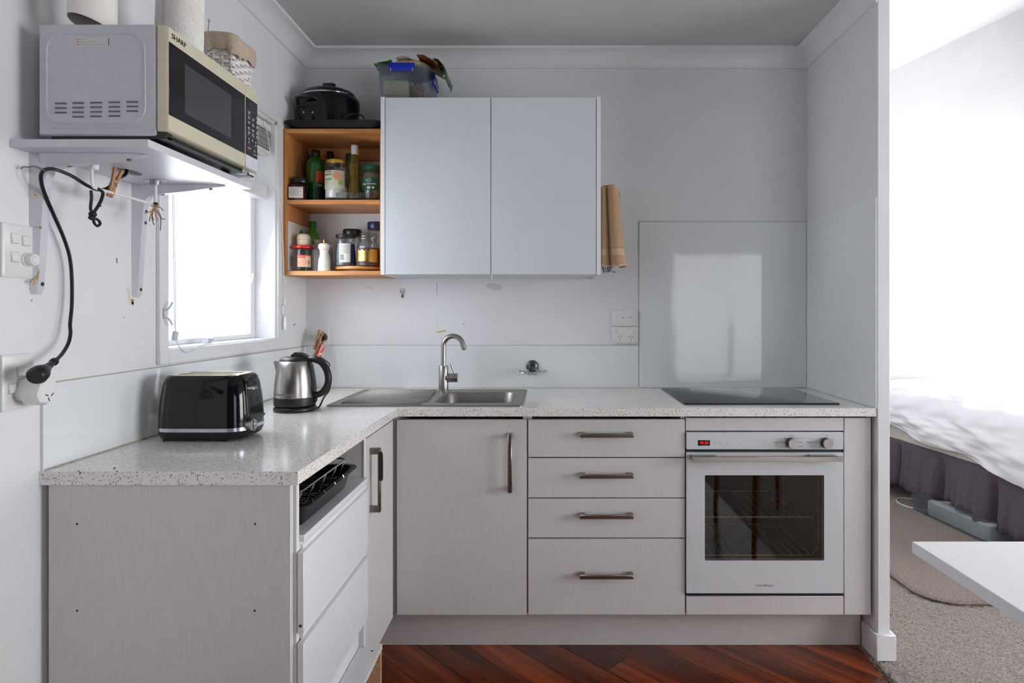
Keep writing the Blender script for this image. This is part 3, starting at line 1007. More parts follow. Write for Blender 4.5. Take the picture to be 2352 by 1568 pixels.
lv = part('lever_cap', G().cyl(tc_ + Vector((.048, 0, .06)), tc_ + Vector((.064, 0, .06)), .0208, .0205, 24), STEEL, tp)
part('lever_pin', G().cyl(tc_ + Vector((.05, -.002, .078)), tc_ + Vector((.033, -.010, .127)), .0046, .0042, 12), STEEL, lv)

# ------------------------------------------------------------------ left leg of the kitchen
DXF = -.588
cab = thing('corner_cabinet', 'narrow grey grained cabinet door at the inner corner of the worktop', 'cabinet', (-.87, 2.13, .155), 'base cabinets')
part('carcass', G().box(-1.15, DXF - .019, 1.9375, 1.9535, .155, .912).box(-1.15, DXF - .019, 1.9535, 2.30, .155, .171).box(-1.15, -1.144, 1.9535, 2.30, .171, .912), CARC, cab)
d = part('door', G().box(DXF - .018, DXF, 1.956, 2.295, .155, .899, .0012), LAM, cab)
bar_handle(d, (DXF, 2.004, .7545), 'z', (1, 0, 0), .213)

hk = solo('rubber_band', G().tube(catmull([(-.5545, 1.9975, .845), (-.552, 1.992, .838), (-.5535, 1.992, .77), (-.549, 1.996, .757), (-.549, 2.001, .77), (-.550, 2.002, .838)], 5, True), .0038, 6, True),
          BMATT, 'black rubber strap hanging on the corner cabinet handle', 'strap')

un = thing('open_drawer_unit', 'end unit with open top bay and two white drawers below', 'cabinet', (-.86, 1.66, 0))
ep = part('end_panel', G().box(px(112, 1.39), -.5905, 1.389, 1.405, 0, .913, .0008), LAM, un, 'grey grained end panel with screw holes')
for x_, y_ in ((177, 1203), (586, 1203), (177, 1402), (585, 1402)):
    c_ = Vector((px(x_, 1.389), 1.389, pz(y_, 1.389)))
    part('screw_hole', G().cyl(c_ + Vector((0, -.0003, 0)), c_ + Vector((0, .004, 0)), .0025, n=10), mat('hole_dark', (44, 28, 18), .9, var=.2), ep)
part('carcass_side', G().box(-1.14, -.583, 1.4055, 1.4205, 0, .913, .0008), CARC, un)
part('carcass_side', G().box(-1.14, -.586, 1.9215, 1.9370, 0, .913, .0008), LAM, un)
part('edge_strip', G().box(-.586, -.583, 1.9195, 1.9370, 0, .913), CARC, un)
part('carcass_back', G().box(-1.15, -1.141, 1.4055, 1.937, 0, .913), CARC, un)
part('shelf_board', G().box(-1.138, -.572, 1.4215, 1.920, .771, .786, .0012), WLAM, un)
part('front_rail', G().box(-.60, -.582, 1.421, 1.92, .742, .771, .002), WLAM, un)
for z0, z1 in ((.566, .753), (.35, .5435)):
    dd = part('drawer', G().box(-.580, -.566, 1.4025, 1.902, z0, z1, .0008), WGLOSS, un)
    part('drawer_box', G().box(-1.12, -.581, 1.43, 1.91, z0 + .01, z1 - .05), CARC, dd)
    part('screw', G().cyl((-.573, 1.4028, z0 + .018), (-.573, 1.4015, z0 + .018), .0035, n=10), SCREW, dd)
for zc in (.757, .5515):
    part('grip_rail', G().cyl((-.583, 1.423, zc), (-.583, 1.918, zc), .0085, n=14), WPLAST, un)
part('lower_panel', G().box(-.615, -.600, 1.421, 1.92, .12, .349, .001), WGLOSS, un)

bx = thing('low_box', 'white topped chipboard box on the floor before the white drawers', 'box', (-.567, 1.62, 0))
lo = part('top_board', G().prism([(-.598, 1.28), (-.525, 1.28), (-.531, 1.94), (-.598, 1.94)], .233, .249, 'z'), CARC, bx)
cut = [(-.598, 0), (-.531, 0), (-.531, .233), (-.558, .233), (-.566, .19), (-.575, .12), (-.585, .06), (-.598, .03)]
part('end_board', G().prism(cut, 1.917, 1.933, 'y'), CHIP, bx)
part('shaded_interior', G().box(-.614, -.600, 1.28, 1.917, 0, .119), DARK, bx)  # dark sheet stands in for the shade inside the box
part('knob_hole', G().cyl((-.552, 1.90, .2486), (-.552, 1.90, .2493), .0035, n=10), DARK, lo)

# ---- roasting tin with a wire rack in the open bay
tn = thing('roasting_tin', 'black enamel roasting tin on the shelf below the worktop', 'roasting tin', (-.72, 1.62, .786))
g = G()
rings = []
for ins, z, r in ((.03, .0005, .03), (.02, .003, .035), (.006, .05, .04), (.0, .056, .042), (-.010, .057, .046), (-.010, .0595, .046), (.003, .0595, .04), (.010, .05, .038), (.024, .006, .034), (.034, .004, .028)):
    rings.append([(x, y, .786 + z) for x, y in rrect(-.90 + ins, -.583 - ins, 1.44 + ins, 1.845 - ins, r, 5)])
part('tin', g.loft(rings), BGLOSS, tn)
rk = thing('wire_rack', 'chrome wire rack standing in the black roasting tin', 'rack', (-.72, 1.62, .80))
fr_ = [(x, y, .872) for x, y in rrect(-.875, -.600, 1.452, 1.815, .03, 4)]
part('rack_rim', G().tube(fr_, .0026, 6, True), CHROME, rk)
w0 = None
for k in range(14):
    y_ = 1.49 + k * .0225
    if w0 is None:
        w0 = part('rack_wire', G().tube([(-.88, y_, .825), (-.615, y_, .825)], .0014, 5), CHROME, rk)
    else:
        share(w0, rk, (0, k * .0225, 0))
for y_ in (1.47, 1.55, 1.63, 1.71, 1.78):
    part('rack_upright', G().tube(catmull([(-.598, y_, .872), (-.606, y_ - .006, .85), (-.618, y_ - .012, .825), (-.70, y_ - .012, .824)], 4), .0022, 6), CHROME, rk)
for x_ in (-.66, -.78):
    part('rack_runner', G().tube([(x_, 1.47, .822), (x_, 1.80, .822)], .002, 6), CHROME, rk)

# ------------------------------------------------------------------ white wall cabinet
CX0, CX1, CY, CZ0, CZ1 = -.716, .2226, 2.588, 1.466, 2.2247
uc = thing('wall_cabinet', 'white two-door cabinet hung on the back wall above the sink', 'cabinet', (-.25, 2.75, CZ0))
part('side_panel', G().box(CX0, CX0 + .018, CY, YB, CZ0, CZ1, .001), WLAM, uc)
part('side_panel', G().box(CX1 - .018, CX1, CY, YB, CZ0, CZ1, .001), WLAM, uc)
part('top_panel', G().box(CX0 + .018, CX1 - .018, CY + .02, YB, CZ1 - .018, CZ1 - .001), WLAM, uc)
part('bottom_panel', G().box(CX0 + .018, CX1 - .018, CY + .02, YB, CZ0 + .006, CZ0 + .022, .001), WLAM, uc)
part('back_panel', G().box(CX0 + .018, CX1 - .018, YB - .006, YB, CZ0 + .022, CZ1 - .018), CARC, uc)
xm = px(1127.5, CY)
DG = mat('cabinet_door_white', (205, 210, 215), .22, var=.006, vscale=4)
part('door', G().box(CX0 + .0205, xm - .0014, CY, CY + .018, CZ0 + .002, CZ1 - .003, .0012), DG, uc)
part('door', G().box(xm + .0014, CX1 - .0205, CY, CY + .018, CZ0 + .002, CZ1 - .003, .0012), DG, uc)
part('door_catch', G().cyl((xm, CY + .03, CZ0 + .006), (xm, CY + .03, CZ0 - .014), .003, n=8).lathe([(.006, 0), (.009, -.002), (.004, -.004)], (xm, CY + .03, CZ0 - .014), 10), WPLAST, uc)

# ------------------------------------------------------------------ pine open shelf unit
PY = 2.647
S0, S1, S2 = 1.4675, 1.7776, 2.087
T = .0195
ps = thing('pine_shelf', 'open pine shelf unit fixed between the window and the white cabinet', 'shelf', (-.94, 2.78, S0))
part('side_board', G().box(XL + .001, XL + .019, PY, YB, S0, S2 + T, .001), PINEV, ps)
part('side_board', G().box(-.7355, -.7175, PY, YB, S0, S2 + T, .001), PINEV, ps)
for z in (S0, S1, S2):
    part('shelf_board', G().box(XL + .019, -.7355, PY + .001, YB, z, z + T, .001), PINE, ps)
part('back_rail', G().box(XL + .019, -.7355, YB - .018, YB, 2.03, S2, .001), PINE, ps)
for z in (1.90, 1.935, 1.62, 1.655):
    part('peg_hole', G().cyl((XL + .0185, PY + .04, z), (XL + .0195, PY + .04, z), .0028, n=8), DARK, ps)

# ------------------------------------------------------------------ jars and bottles
U, Lw = S1 + T, S0 + T                      # tops of the middle and the bottom board


def at(name, label, cat, x, y, z, group):
    return thing(name, label, cat, (x, y, z), group)


GU, GL = 'jars and bottles on the upper pine shelf', 'jars and bottles on the lower pine shelf'
# square black supplement jar
x, y = -1.103, 2.697
t = at('supplement_jar', 'squat black jar with a red edged white label on the upper shelf', 'jar', x, y, U, GU)
g = G()
g.loft([[(x + a, y + b, U + z) for a, b in rrect(-w_, w_, -w_, w_, r_, 4)] for w_, z, r_ in ((.036, 0, .01), (.0385, .003, .012), (.0385, .066, .012), (.034, .075, .02), (.031, .079, .03))])
part('body', g, BGLOSS, t)
part('lid', G().lathe([(.0335, .079), (.0345, .081), (.0345, .099), (.032, .103), (.0, .103)], (x, y, U), 28, True, False), BLACK, t)
lb = part('label', G().box(x - .036, x + .0305, y - .0392, y - .0386, U + .008, U + .060), REDINK, t)
part('label_paper', G().box(x - .0345, x + .0275, y - .0398, y - .0392, U + .0105, U + .0575), LABEL, lb)
for k in range(8):
    part('print_line', G().box(x - .031, x + .024 - .008 * (k % 3), y - .0401, y - .0398, U + .053 - k * .0048, U + .0545 - k * .0048), GREYINK, lb)

# milky bottle behind
x, y = -1.105, 2.866
t = at('milk_bottle', 'translucent white plastic bottle at the back left of the upper shelf', 'bottle', x, y, U, GU)
part('body', G().lathe([(.032, 0), (.035, .006), (.035, .12), (.033, .16), (.026, .21), (.018, .237), (.0165, .25)], (x, y, U), 28), mat('milky_plastic', (190, 176, 168), .35, var=.03), t)
part('cap', G().lathe([(.0185, .246), (.0185, .264), (.017, .2655), (0, .2655)], (x, y, U), 20, True, False), mat('offwhite_cap', (206, 198, 194), .4), t)

# green juice bottle
x, y = px(725, 2.78), 2.78
t = at('green_bottle', 'shiny green bottle with black cap and orange label on upper shelf', 'bottle', x, y, U, GU)
part('body', G().lathe([(.036, 0), (.040, .006), (.040, .06), (.0385, .075), (.0405, .10), (.0385, .118), (.0415, .135), (.0415, .175), (.036, .198), (.022, .213), (.0165, .222)], (x, y, U), 32), GREENB, t)
part('cap', G().lathe([(.0185, .221), (.0195, .223), (.0195, .246), (.0175, .2495), (0, .2495)], (x, y, U), 24, True, False), BLACK, t)
part('label_black', patch(x, y, .0402, U + .008, U + .078, 288, 372), LABELB, t)
l2 = part('label_orange', patch(x, y, .042, U + .095, U + .146, 292, 366), ORANGE, t)
part('label_emblem', G().prism([(-.008, 0), (.008, 0), (0, .017)], 0, .0004, 'z').xf(frame((x + .0425 * math.cos(math.radians(315)), y + .0425 * math.sin(math.radians(315)), U + .098), (.707, .707, 0), (0, 0, 1))), INK, l2)
letters('label_lettering', 'CAR', .013, WINK, t, frame((x + .0425 * math.cos(math.radians(312)), y + .0425 * math.sin(math.radians(312)), U + .084), (.743, .669, 0), (0, 0, 1)), bend=.0425)

# dark wine-shaped bottle
x, y = px(759, 2.86), 2.86
t = at('sauce_bottle', 'slim dark bottle with black cap behind the gold lidded jar', 'bottle', x, y, U, GU)
part('body', G().lathe([(.034, 0), (.036, .004), (.036, .15), (.030, .178), (.0145, .205), (.0135, .245)], (x, y, U), 28), BGLOSS, t)
part('cap', G().lathe([(.0155, .236), (.0155, .262), (.014, .2645), (0, .2645)], (x, y, U), 20, True, False), BLACK, t)
lb = part('label', patch(x, y, .0362, U + .03, U + .135, 215, 325), mat('blue_white_label', (214, 218, 226), .5, col2=(226, 224, 214), vscale=30), t)
part('label_picture', patch(x, y, .0368, U + .1, U + .13, 235, 305), GOLD, lb)
letters('label_lettering', 'best', .02, mat('amber_print', (196, 140, 40), .5), lb, frame((x - .012, y - .0362, U + .083), (.94, -.34, 0), (0, 0, 1)), bend=.0372)

# clear turntable tray
tx, ty = -.872, 2.779
t = at('turntable_tray', 'round clear plastic turntable on the upper pine shelf', 'turntable', tx, ty, U, None)
part('tray', G().lathe([(.07, 0), (.07, .004), (.126, .006), (.1285, .008), (.1285, .03), (.1265, .03), (.1265, .011), (.0, .0095)], (tx, ty, U), 48, True, False), TRAYM, t)
part('tray_rim', G().lathe([(.1262, .029), (.129, .029), (.1294, .031), (.129, .033), (.1262, .033), (.1258, .031), (.1262, .029)], (tx, ty, U), 48, False, False), TRAYM, t)
U2 = U + .0102

# gold lidded jar with label
x, y = px(775, 2.722), 2.712
t = at('label_jar', 'large glass jar with gold lid and oat picture label', 'jar', x, y, U2, GU)
part('glass', G().lathe([(.046, 0), (.05, .005), (.05, .138), (.047, .15), (.0455, .157)], (x, y, U2), 32, True, False), JAR, t)
part('contents', G().lathe([(.044, .003), (.0475, .006), (.0475, .048), (.044, .056), (.0, .054)], (x, y, U2), 28, True, False), FLOUR, t)
part('lid', G().lathe([(.0465, .156), (.048, .1575), (.048, .170), (.046, .173), (0, .173)], (x, y, U2), 32, True, False), GOLD, t)
lb = part('label', patch(x, y, .0503, U2 + .04, U2 + .122, 214, 330), mat('sage_label', (196, 192, 172), .55, var=.04, vscale=40), t)
part('label_band', patch(x, y, .0509, U2 + .078, U2 + .088, 222, 266), mat('leaf_green_print', (110, 160, 110), .5), lb)
for q_, (a_, z_, s_, c_) in enumerate(((292, .098, .019, (204, 150, 104)), (309, .070, .012, (150, 176, 70)))):
    a_ = math.radians(a_)
    part('label_picture', G().cyl((x + .0500 * math.cos(a_), y + .0500 * math.sin(a_), U2 + z_), (x + .0516 * math.cos(a_), y + .0516 * math.sin(a_), U2 + z_), s_, n=18), mat('picture_%d' % q_, c_, .5, var=.12, vscale=220), lb)
letters('label_lettering', 'SUN', .0115, INK, lb, frame((x + .0515 * math.cos(math.radians(251)), y + .0515 * math.sin(math.radians(251)), U2 + .115), (.945, -.325, 0), (0, 0, 1)), bend=.0515)
letters('label_lettering', 'HARVEST.', .0105, INK, lb, frame((x + .0515 * math.cos(math.radians(247)), y + .0515 * math.sin(math.radians(247)), U2 + .103), (.92, -.39, 0), (0, 0, 1)), bend=.0515)
for k in range(6):
    part('print_line', patch(x, y, .0509, U2 + .072 - k * .005, U2 + .0738 - k * .005, 224, 248 - 4 * (k % 2)), GREYINK, lb)

# oil bottle with waist
x, y = px(815, 2.725), 2.722
t = at('oil_bottle', 'waisted bottle of golden oil with clear white cap', 'bottle', x, y, U2, GU)
part('bottle', G().lathe([(.030, 0), (.032, .004), (.032, .03), (.024, .075), (.0225, .095), (.0285, .135), (.029, .15), (.021, .172), (.0205, .196), (.0135, .205)], (x, y, U2), 28), OIL, t)
part('oil', G().lathe([(.028, .003), (.0295, .006), (.0295, .03), (.022, .075), (.0205, .095), (.0262, .135), (.0262, .150), (.02, .163)], (x, y, U2), 24), mat('oil_body', (124, 104, 18), .2, var=.25, vscale=30), t)
part('cap', G().lathe([(.0150, .203), (.0150, .226), (.0155, .227), (.0155, .244), (.0135, .2465), (0, .2465)], (x, y, U2), 24, True, False), mat('frosted_cap', (204, 204, 204), .3), t)

# green can behind the oil
x, y = px(806, 2.835), 2.838
t = at('green_can', 'dark green spray can behind the oil bottle', 'can', x, y, U2, GU)
part('body', G().lathe([(.0235, 0), (.0245, .003), (.0245, .165), (.0235, .172)], (x, y, U2), 24), mat('printed_can', (30, 70, 84), .35, col2=(170, 150, 120), vscale=26), t)
part('cap', G().lathe([(.0245, .170), (.0245, .232), (.022, .236), (0, .236)], (x, y, U2), 24, True, False), DGREEN, t)

# gherkin jar
x, y = px(857, 2.735), 2.735
t = at('gherkin_jar', 'wide glass jar with dark green lid and green label', 'jar', x, y, U2, GU)
part('glass', G().lathe([(.042, 0), (.047, .006), (.047, .118), (.044, .130), (.041, .136)], (x, y, U2), 32, True, False), JAR, t)
part('contents', G().lathe([(.04, .003), (.0445, .007), (.0445, .115), (.038, .122), (0, .120)], (x, y, U2), 24, True, False), mat('brine', (92, 84, 66), .25, var=.2, vscale=60), t)
part('lid', G().lathe([(.0425, .135), (.0445, .137), (.0445, .150), (.0425, .153), (0, .153)], (x, y, U2), 32, True, False), DGREEN, t)
lb = part('label', patch(x, y, .0473, U2 + .04, U2 + .093, 195, 345), DGREEN, t)
letters('label_lettering', 'Baby Gherkins', .0115, WINK, lb, frame((x - .006, y - .0482, U2 + .068), (.99, -.12, 0), (0, 0, 1)), bend=.048)
part('label_emblem', G().lathe([(.0105, 0), (.0118, 0), (.0118, .0005), (.0105, .0005), (.0105, 0)], (0, 0, 0), 24, False, False, 1.0, .62).xf(frame((x - .007, y - .0477, U2 + .084), (.99, -.14, 0), (0, 0, 1))), WINK, lb)
letters('label_lettering', 'delicious', .0042, WINK, lb, frame((x - .007, y - .0482, U2 + .084), (.99, -.14, 0), (0, 0, 1)), bend=.048)
for dx_, s_ in ((-.006, 1.0), (.014, .65)):
    part('label_picture', G().lathe([(.008 * s_, 0), (.008 * s_, .0006), (0, .0006)], (0, 0, 0), 18, True, False, 1.0, .8).xf(frame((x + dx_, y - .0475, U2 + .051), (1, 0, 0), (0, 0, 1))), mat('gherkin_print', (206, 196, 150), .5, var=.2, vscale=300), lb)

# ---------- lower shelf
g = G().box(0, .005, 2.660, 2.885, 0, .219, .0006)
t = solo('marble_board', g.xf(Matrix.Translation((XL + .0195, 0, Lw + .0002))), MARBLE, 'thin white marble patterned board standing against the shelf side', 'board')
rng = random.Random(3)
for k in range(16):
    yy, zz = 2.67 + rng.random() * .19, Lw + .015 + rng.random() * .18
    part('vein', G().box(XL + .0245, XL + .0248, yy, yy + .002, zz, zz + rng.uniform(.006, .02)).rot((XL, yy, zz), 'X', -35), mat('gold_vein', (196, 172, 130), .5), t)

x, y = px(696, 2.70), 2.700
t = at('red_lid_jar', 'glass jar with red lid at the left of the lower shelf', 'jar', x, y, Lw, GL)
part('glass', G().lathe([(.040, 0), (.0445, .006), (.0445, .082), (.041, .096), (.039, .102)], (x, y, Lw), 32, True, False), JAR, t)
part('lid', G().lathe([(.0455, .101), (.0465, .103), (.0465, .110), (.044, .1135), (0, .1135)], (x, y, Lw), 32, True, False), RED, t)
lb = part('label', patch(x, y, .0448, Lw + .018, Lw + .070, 262, 338), mat('peach_label', (220, 178, 148), .6, var=.02), t)
part('label_band', patch(x, y, .0454, Lw + .066, Lw + .071, 262, 338), REDINK, lb)
part('label_title', patch(x, y, .0454, Lw + .058, Lw + .063, 265, 305), REDINK, lb)
for k in range(6):
    part('print_line', patch(x, y, .0454, Lw + .052 - k * .0055, Lw + .0532 - k * .0055, 266, 312), mat('faint_red_print', (200, 120, 100), .6), lb)
part('recycling_mark', patch(x, y, .0454, Lw + .03, Lw + .045, 318, 327), GREYINK, lb)
Lz = Lw + .1137
t = at('ceramic_shaker', 'small beige ceramic pot sitting on the red lidded jar', 'shaker', px(697, 2.70), 2.702, Lz, None)
x, y = px(697, 2.70), 2.702
part('base', G().lathe([(.024, 0), (.0275, .004), (.028, .025)], (x, y, Lz), 28), BEIGE, t)
part('lid', G().lathe([(.0283, .0262), (.0283, .036), (.0255, .0475), (.019, .0525), (0, .0535)], (x, y, Lz), 28, True, False), BEIGE, t)

for x_, y_, h_, r_, lab in ((px(718.5, 2.85), 2.85, .245, .033, 'tall green bottle with green cap at the back of the lower shelf'),
                            (px(701, 2.84) - .004, 2.79, .193, .024, 'short bottle with green cap hidden behind the beige pot')):
    t = at('soap_bottle', lab, 'bottle', x_, y_, Lw, GL)
    part('body', G().lathe([(r_ * .94, 0), (r_, .005), (r_, h_ * .66), (r_ * .8, h_ * .76), (r_ * .45, h_ * .85), (r_ * .42, h_ * .9)], (x_, y_, Lw), 24), mat('green_soap', (60, 140, 30), .15, var=.1, coat=.4) if r_ > .03 else GREENB, t)
    part('cap', G().lathe([(r_ * .5, h_ * .87), (r_ * .5, h_ * .985), (r_ * .45, h_), (0, h_)], (x_, y_, Lw), 20, True, False), GREENC, t)

x, y = px(732, 2.79), 2.782
t = at('white_tub', 'slim white plastic bottle behind the pepper mill', 'bottle', x, y, Lw, GL)
g = G().loft([[(x + a, y + b, Lw + z) for a, b in rrect(-w_, w_, -.02, .02, .008, 4)] for w_, z in ((.021, 0), (.0225, .004), (.0225, .125), (.0215, .129))])
part('body', g, mat('grey_white_plastic', (204, 198, 198), .4, var=.02), t)
part('cap', G().lathe([(.0155, .129), (.0155, .148), (.014, .15), (0, .15)], (x - .002, y, Lw), 20, True, False), mat('offwhite_cap', (206, 198, 194), .4), t)
x, y = px(750, 2.79) + .008, 2.80
t = at('clear_pack', 'clear plastic packet standing behind the white pepper mill', 'packet', x, y, Lw, None)
part('pack', G().loft([[(x + a, y + b, Lw + z) for a, b in rrect(-w_, w_, -d_, d_, min(.004, d_), 3)] for w_, d_, z in ((.022, .014, 0), (.023, .014, .08), (.02, .004, .118), (.016, .0012, .132))]), TRAYM, t)

x, y = px(744, 2.672), 2.674
t = at('pepper_mill', 'white turned pepper mill with brass knob on the lower shelf', 'pepper mill', x, y, Lw, None)
part('body', G().lathe([(.0255, 0), (.0265, .004), (.0262, .010), (.0248, .0115), (.0258, .013), (.0258, .021), (.0245, .0225), (.0255, .024), (.0255, .032), (.024, .034), (.0245, .037), (.0235, .05), (.018, .070), (.017, .080), (.0195, .090), (.0195, .0925)], (x, y, Lw), 32), MILL, t)
part('head', G().lathe([(.018, .0932), (.0225, .097), (.0252, .106), (.0235, .116), (.018, .1215), (.008, .1235), (0, .1235)], (x, y, Lw), 32, True, False), MILL, t)
part('knob', G().lathe([(.0035, .123), (.003, .127), (.0052, .131), (.0052, .135), (.003, .1385), (.0022, .142), (0, .143)], (x, y, Lw), 16, True, False), BRASS, t)

# wooden turntable
tx, ty = -.855, 2.776
t = at('wooden_turntable', 'round wooden turntable carrying jars on the lower shelf', 'turntable', tx, ty, Lw, None)
part('foot', G().lathe([(.085, 0), (.085, .007)], (tx, ty, Lw), 36), PINE, t)
part('plate', G().lathe([(.110, .0072), (.121, .010), (.121, .0215), (.119, .0225), (0, .0225)], (tx, ty, Lw), 44, True, False), PINE, t)
L2 = Lw + .0228

x, y = px(794, 2.70), 2.705
t = at('black_lid_jar', 'glass jar with black lid and white barcode label', 'jar', x, y, L2, GL)
part('glass', G().lathe([(.040, 0), (.0445, .006), (.0445, .112), (.041, .122), (.0405, .127)], (x, y, L2), 32, True, False), JAR, t)
part('contents', G().lathe([(.038, .003), (.042, .007), (.041, .06), (.036, .10), (0, .105)], (x, y, L2), 20, True, False), mat('crumpled_bag', (150, 158, 172), .5, col2=(84, 90, 104), vscale=45, bump=.9, bscale=50), t)
part('lid', G().lathe([(.0425, .127), (.0445, .129), (.0445, .137), (.043, .140), (0, .140)], (x, y, L2), 32, True, False), BLACK, t)
lb = part('label', patch(x, y, .0448, L2 + .016, L2 + .098, 250, 312), LABEL, t)
part('label_edge', patch(x, y, .0447, L2 + .012, L2 + .096, 312, 340), NAVY, t)
for k in range(9):
    part('print_line', patch(x, y, .0454, L2 + .092 - k * .0045, L2 + .0932 - k * .0045, 253, 308 - 6 * (k % 2)), GREYINK, lb)
for k in range(6):
    part('barcode_bar', patch(x, y, .0454, L2 + .026 + k * .0042, L2 + .0282 + k * .0042, 254, 276), INK, lb)
x, y = px(809, 2.83), 2.832
t = at('black_lid_jar', 'taller jar with wide black lid behind the barcode jar', 'jar', x, y, L2, GL)
part('glass', G().lathe([(.036, 0), (.04, .006), (.04, .14), (.036, .150)], (x, y, L2), 28, True, False), JAR, t)
part('lid', G().lathe([(.041, .149), (.0425, .151), (.0425, .176), (.039, .181), (0, .181)], (x, y, L2), 28, True, False), BLACK, t)

x, y = px(844, 2.69), 2.700
t = at('coffee_jar', 'glass coffee jar with glass stopper and gold label', 'jar', x, y, L2, GL)
part('glass', G().lathe([(.046, 0), (.050, .006), (.050, .085), (.044, .105), (.036, .114)], (x, y, L2), 12, True, False), JAR, t, smooth=20)
part('contents', G().lathe([(.044, .003), (.0475, .007), (.0475, .080), (0, .084)], (x, y, L2), 24, True, False), CONT, t)
part('stopper', G().lathe([(.037, .114), (.0405, .117), (.0405, .122), (.037, .125), (.0405, .128), (.0405, .133), (.037, .136), (.039, .140), (.037, .145), (0, .145)], (x, y, L2), 28, True, False), JAR, t)
lb = part('label', patch(x, y, .0505, L2 + .020, L2 + .060, 218, 294), GOLD, t)
for k in range(7):
    a_ = math.radians(224 + k * 10.5)
    part('label_scallop', G().cyl((x + .0505 * math.cos(a_), y + .0505 * math.sin(a_), L2 + .060 + .005 * (k % 2)), (x + .0512 * math.cos(a_), y + .0512 * math.sin(a_), L2 + .060 + .005 * (k % 2)), .0062, n=12), GOLD, lb)
part('label_side', patch(x, y, .0505, L2 + .016, L2 + .072, 295, 335), mat('amber_label', (190, 130, 30), .45, var=.06), t)
part('label_dark', patch(x, y, .0503, L2 + .008, L2 + .0195, 216, 336), mat('plum_label', (70, 40, 46), .5), t)
part('label_dark', patch(x, y, .0503, L2 + .061, L2 + .078, 216, 336), MATS['plum_label'], t)

x, y = -.802, 2.832
t = at('blue_lid_jar', 'tall clear jar with navy lid at the right back', 'jar', x, y, L2, GL)
part('glass', G().lathe([(.036, 0), (.040, .006), (.040, .172), (.037, .180)], (x, y, L2), 28, True, False), JAR, t)
part('lid', G().lathe([(.040, .180), (.0415, .182), (.0415, .210), (.039, .2145), (0, .2145)], (x, y, L2), 28, True, False), NAVY, t)
part('contents', G().lathe([(.034, .003), (.038, .007), (.038, .09), (0, .094)], (x, y, L2), 20, True, False), mat('pale_contents', (186, 176, 160), .8, var=.1, vscale=80), t)

# ------------------------------------------------------------------ on top of the pine shelf
PT = S2 + T
t = thing('baking_tray', 'black baking tray on top of the pine shelf', 'tray', (-.94, 2.78, PT))
g = G()
rings = []
for ins, z, r in ((.034, .0005, .03), (.03, .003, .032), (.004, .026, .04), (-.006, .029, .046), (-.006, .031, .046), (.006, .030, .04), (.032, .006, .03), (.036, .004, .028)):
    rings.append([(x, y, PT + z) for x, y in rrect(-1.152 + ins, -.724 - ins, 2.628 + ins, 2.892 - ins, r, 5)])
part('tray', g.loft(rings), BMATT, t)

RCx, RCy, RZ = px(754, 2.77), 2.772, PT + .0065
t = thing('rice_cooker', 'black rice cooker on the tray above the pine shelf', 'rice cooker', (RCx, RCy, RZ))
A_, B_ = 1.0, .74
HS = 1.27


def rc(prof, m, nm, par, **k):
    return part(nm, G().lathe([(a_r, b_r * HS) for a_r, b_r in prof], (RCx, RCy, RZ), 40, True, False, A_, B_), m, par, **k)


body = rc([(.118, 0), (.124, .004), (.131, .03), (.1385, .075), (.141, .105), (.139, .122), (.130, .131), (.12, .133), (0, .133)], mat('cooker_black', (9, 9, 13), .16, var=.1, spec=.35), 'body', t)
rc([(.125, .133), (.127, .1345), (.127, .1375), (.124, .139)], CHROME, 'rim', t)
lid = rc([(.122, .139), (.123, .141), (.112, .152), (.08, .162), (.04, .167), (0, .168)], BGLOSS, 'lid', t)
part('lid_knob', G().loft([[(RCx + .004 + a, RCy + b, RZ + z) for a, b in rrect(-w_, w_, -.012, .012, .01, 4)] for w_, z in ((.018, .209), (.02, .221), (.029, .225), (.030, .231), (.026, .235))]), BLACK, lid)
hx, hy = RCx - .058, RCy - .096
RZb, RZ = RZ, RZ + .022
part('handle', G().tube(catmull([(hx - .048, hy + .022, RZ + .098), (hx - .046, hy - .005, RZ + .108), (hx - .03, hy - .018, RZ + .112), (hx + .03, hy - .020, RZ + .112), (hx + .046, hy - .006, RZ + .108), (hx + .05, hy + .010, RZ + .098)], 5), .0062, 8), BLACK, t)
part('handle_recess', G().box(hx - .04, hx + .045, hy - .0018, hy + .012, RZ + .076, RZ + .100, .004).rot((hx, hy, RZ), 'Z', -9), BMATT, t)
part('vent', G().box(RCx - .150, RCx - .128, RCy - .03, RCy + .02, RZ, RZ + .03, .006), BLACK, t)
ip = part('power_inlet', G().box(hx - .022, hx + .034, hy - .005, hy + .012, RZ + .034, RZ + .058, .004).box(hx - .012, hx + .024, hy - .012, hy + .012, RZ + .006, RZ + .042, .003), BMATT, t)
for dx in (-.014, .026):
    part('inlet_screw', G().cyl((hx + dx, hy - .0045, RZ + .050), (hx + dx, hy - .007, RZ + .050), .0035, n=10), CHROME, ip)
for dx, dz in ((.006, .028), (.000, .020), (.012, .020)):
    part('inlet_pin', G().cyl((hx + dx, hy - .011, RZ + dz), (hx + dx, hy - .0135, RZ + dz), .0016, n=8), BRASS, ip)
RZ = RZb
t = thing('power_cord', 'black cord with plug curving beside the rice cooker', 'cord', (-.87, 2.66, PT + .006))
P_ = [(px(775, 2.65), 2.652, PT + .013), (px(790, 2.66), 2.66, PT + .045), (px(812, 2.66), 2.66, PT + .068), (px(832, 2.66), 2.66, PT + .060), (px(838, 2.66), 2.66, PT + .03), (px(836, 2.66), 2.665, PT + .012)]
part('cord', G().tube(catmull(P_, 7), .0036, 8), BLACK, t)
part('plug', G().tube([(px(836, 2.66), 2.665, PT + .012), (px(826, 2.66), 2.665, PT + .014), (px(816, 2.66), 2.668, PT + .017), (px(808, 2.66), 2.67, PT + .013)], [.004, .006, .011, .009], 10), BMATT, t)
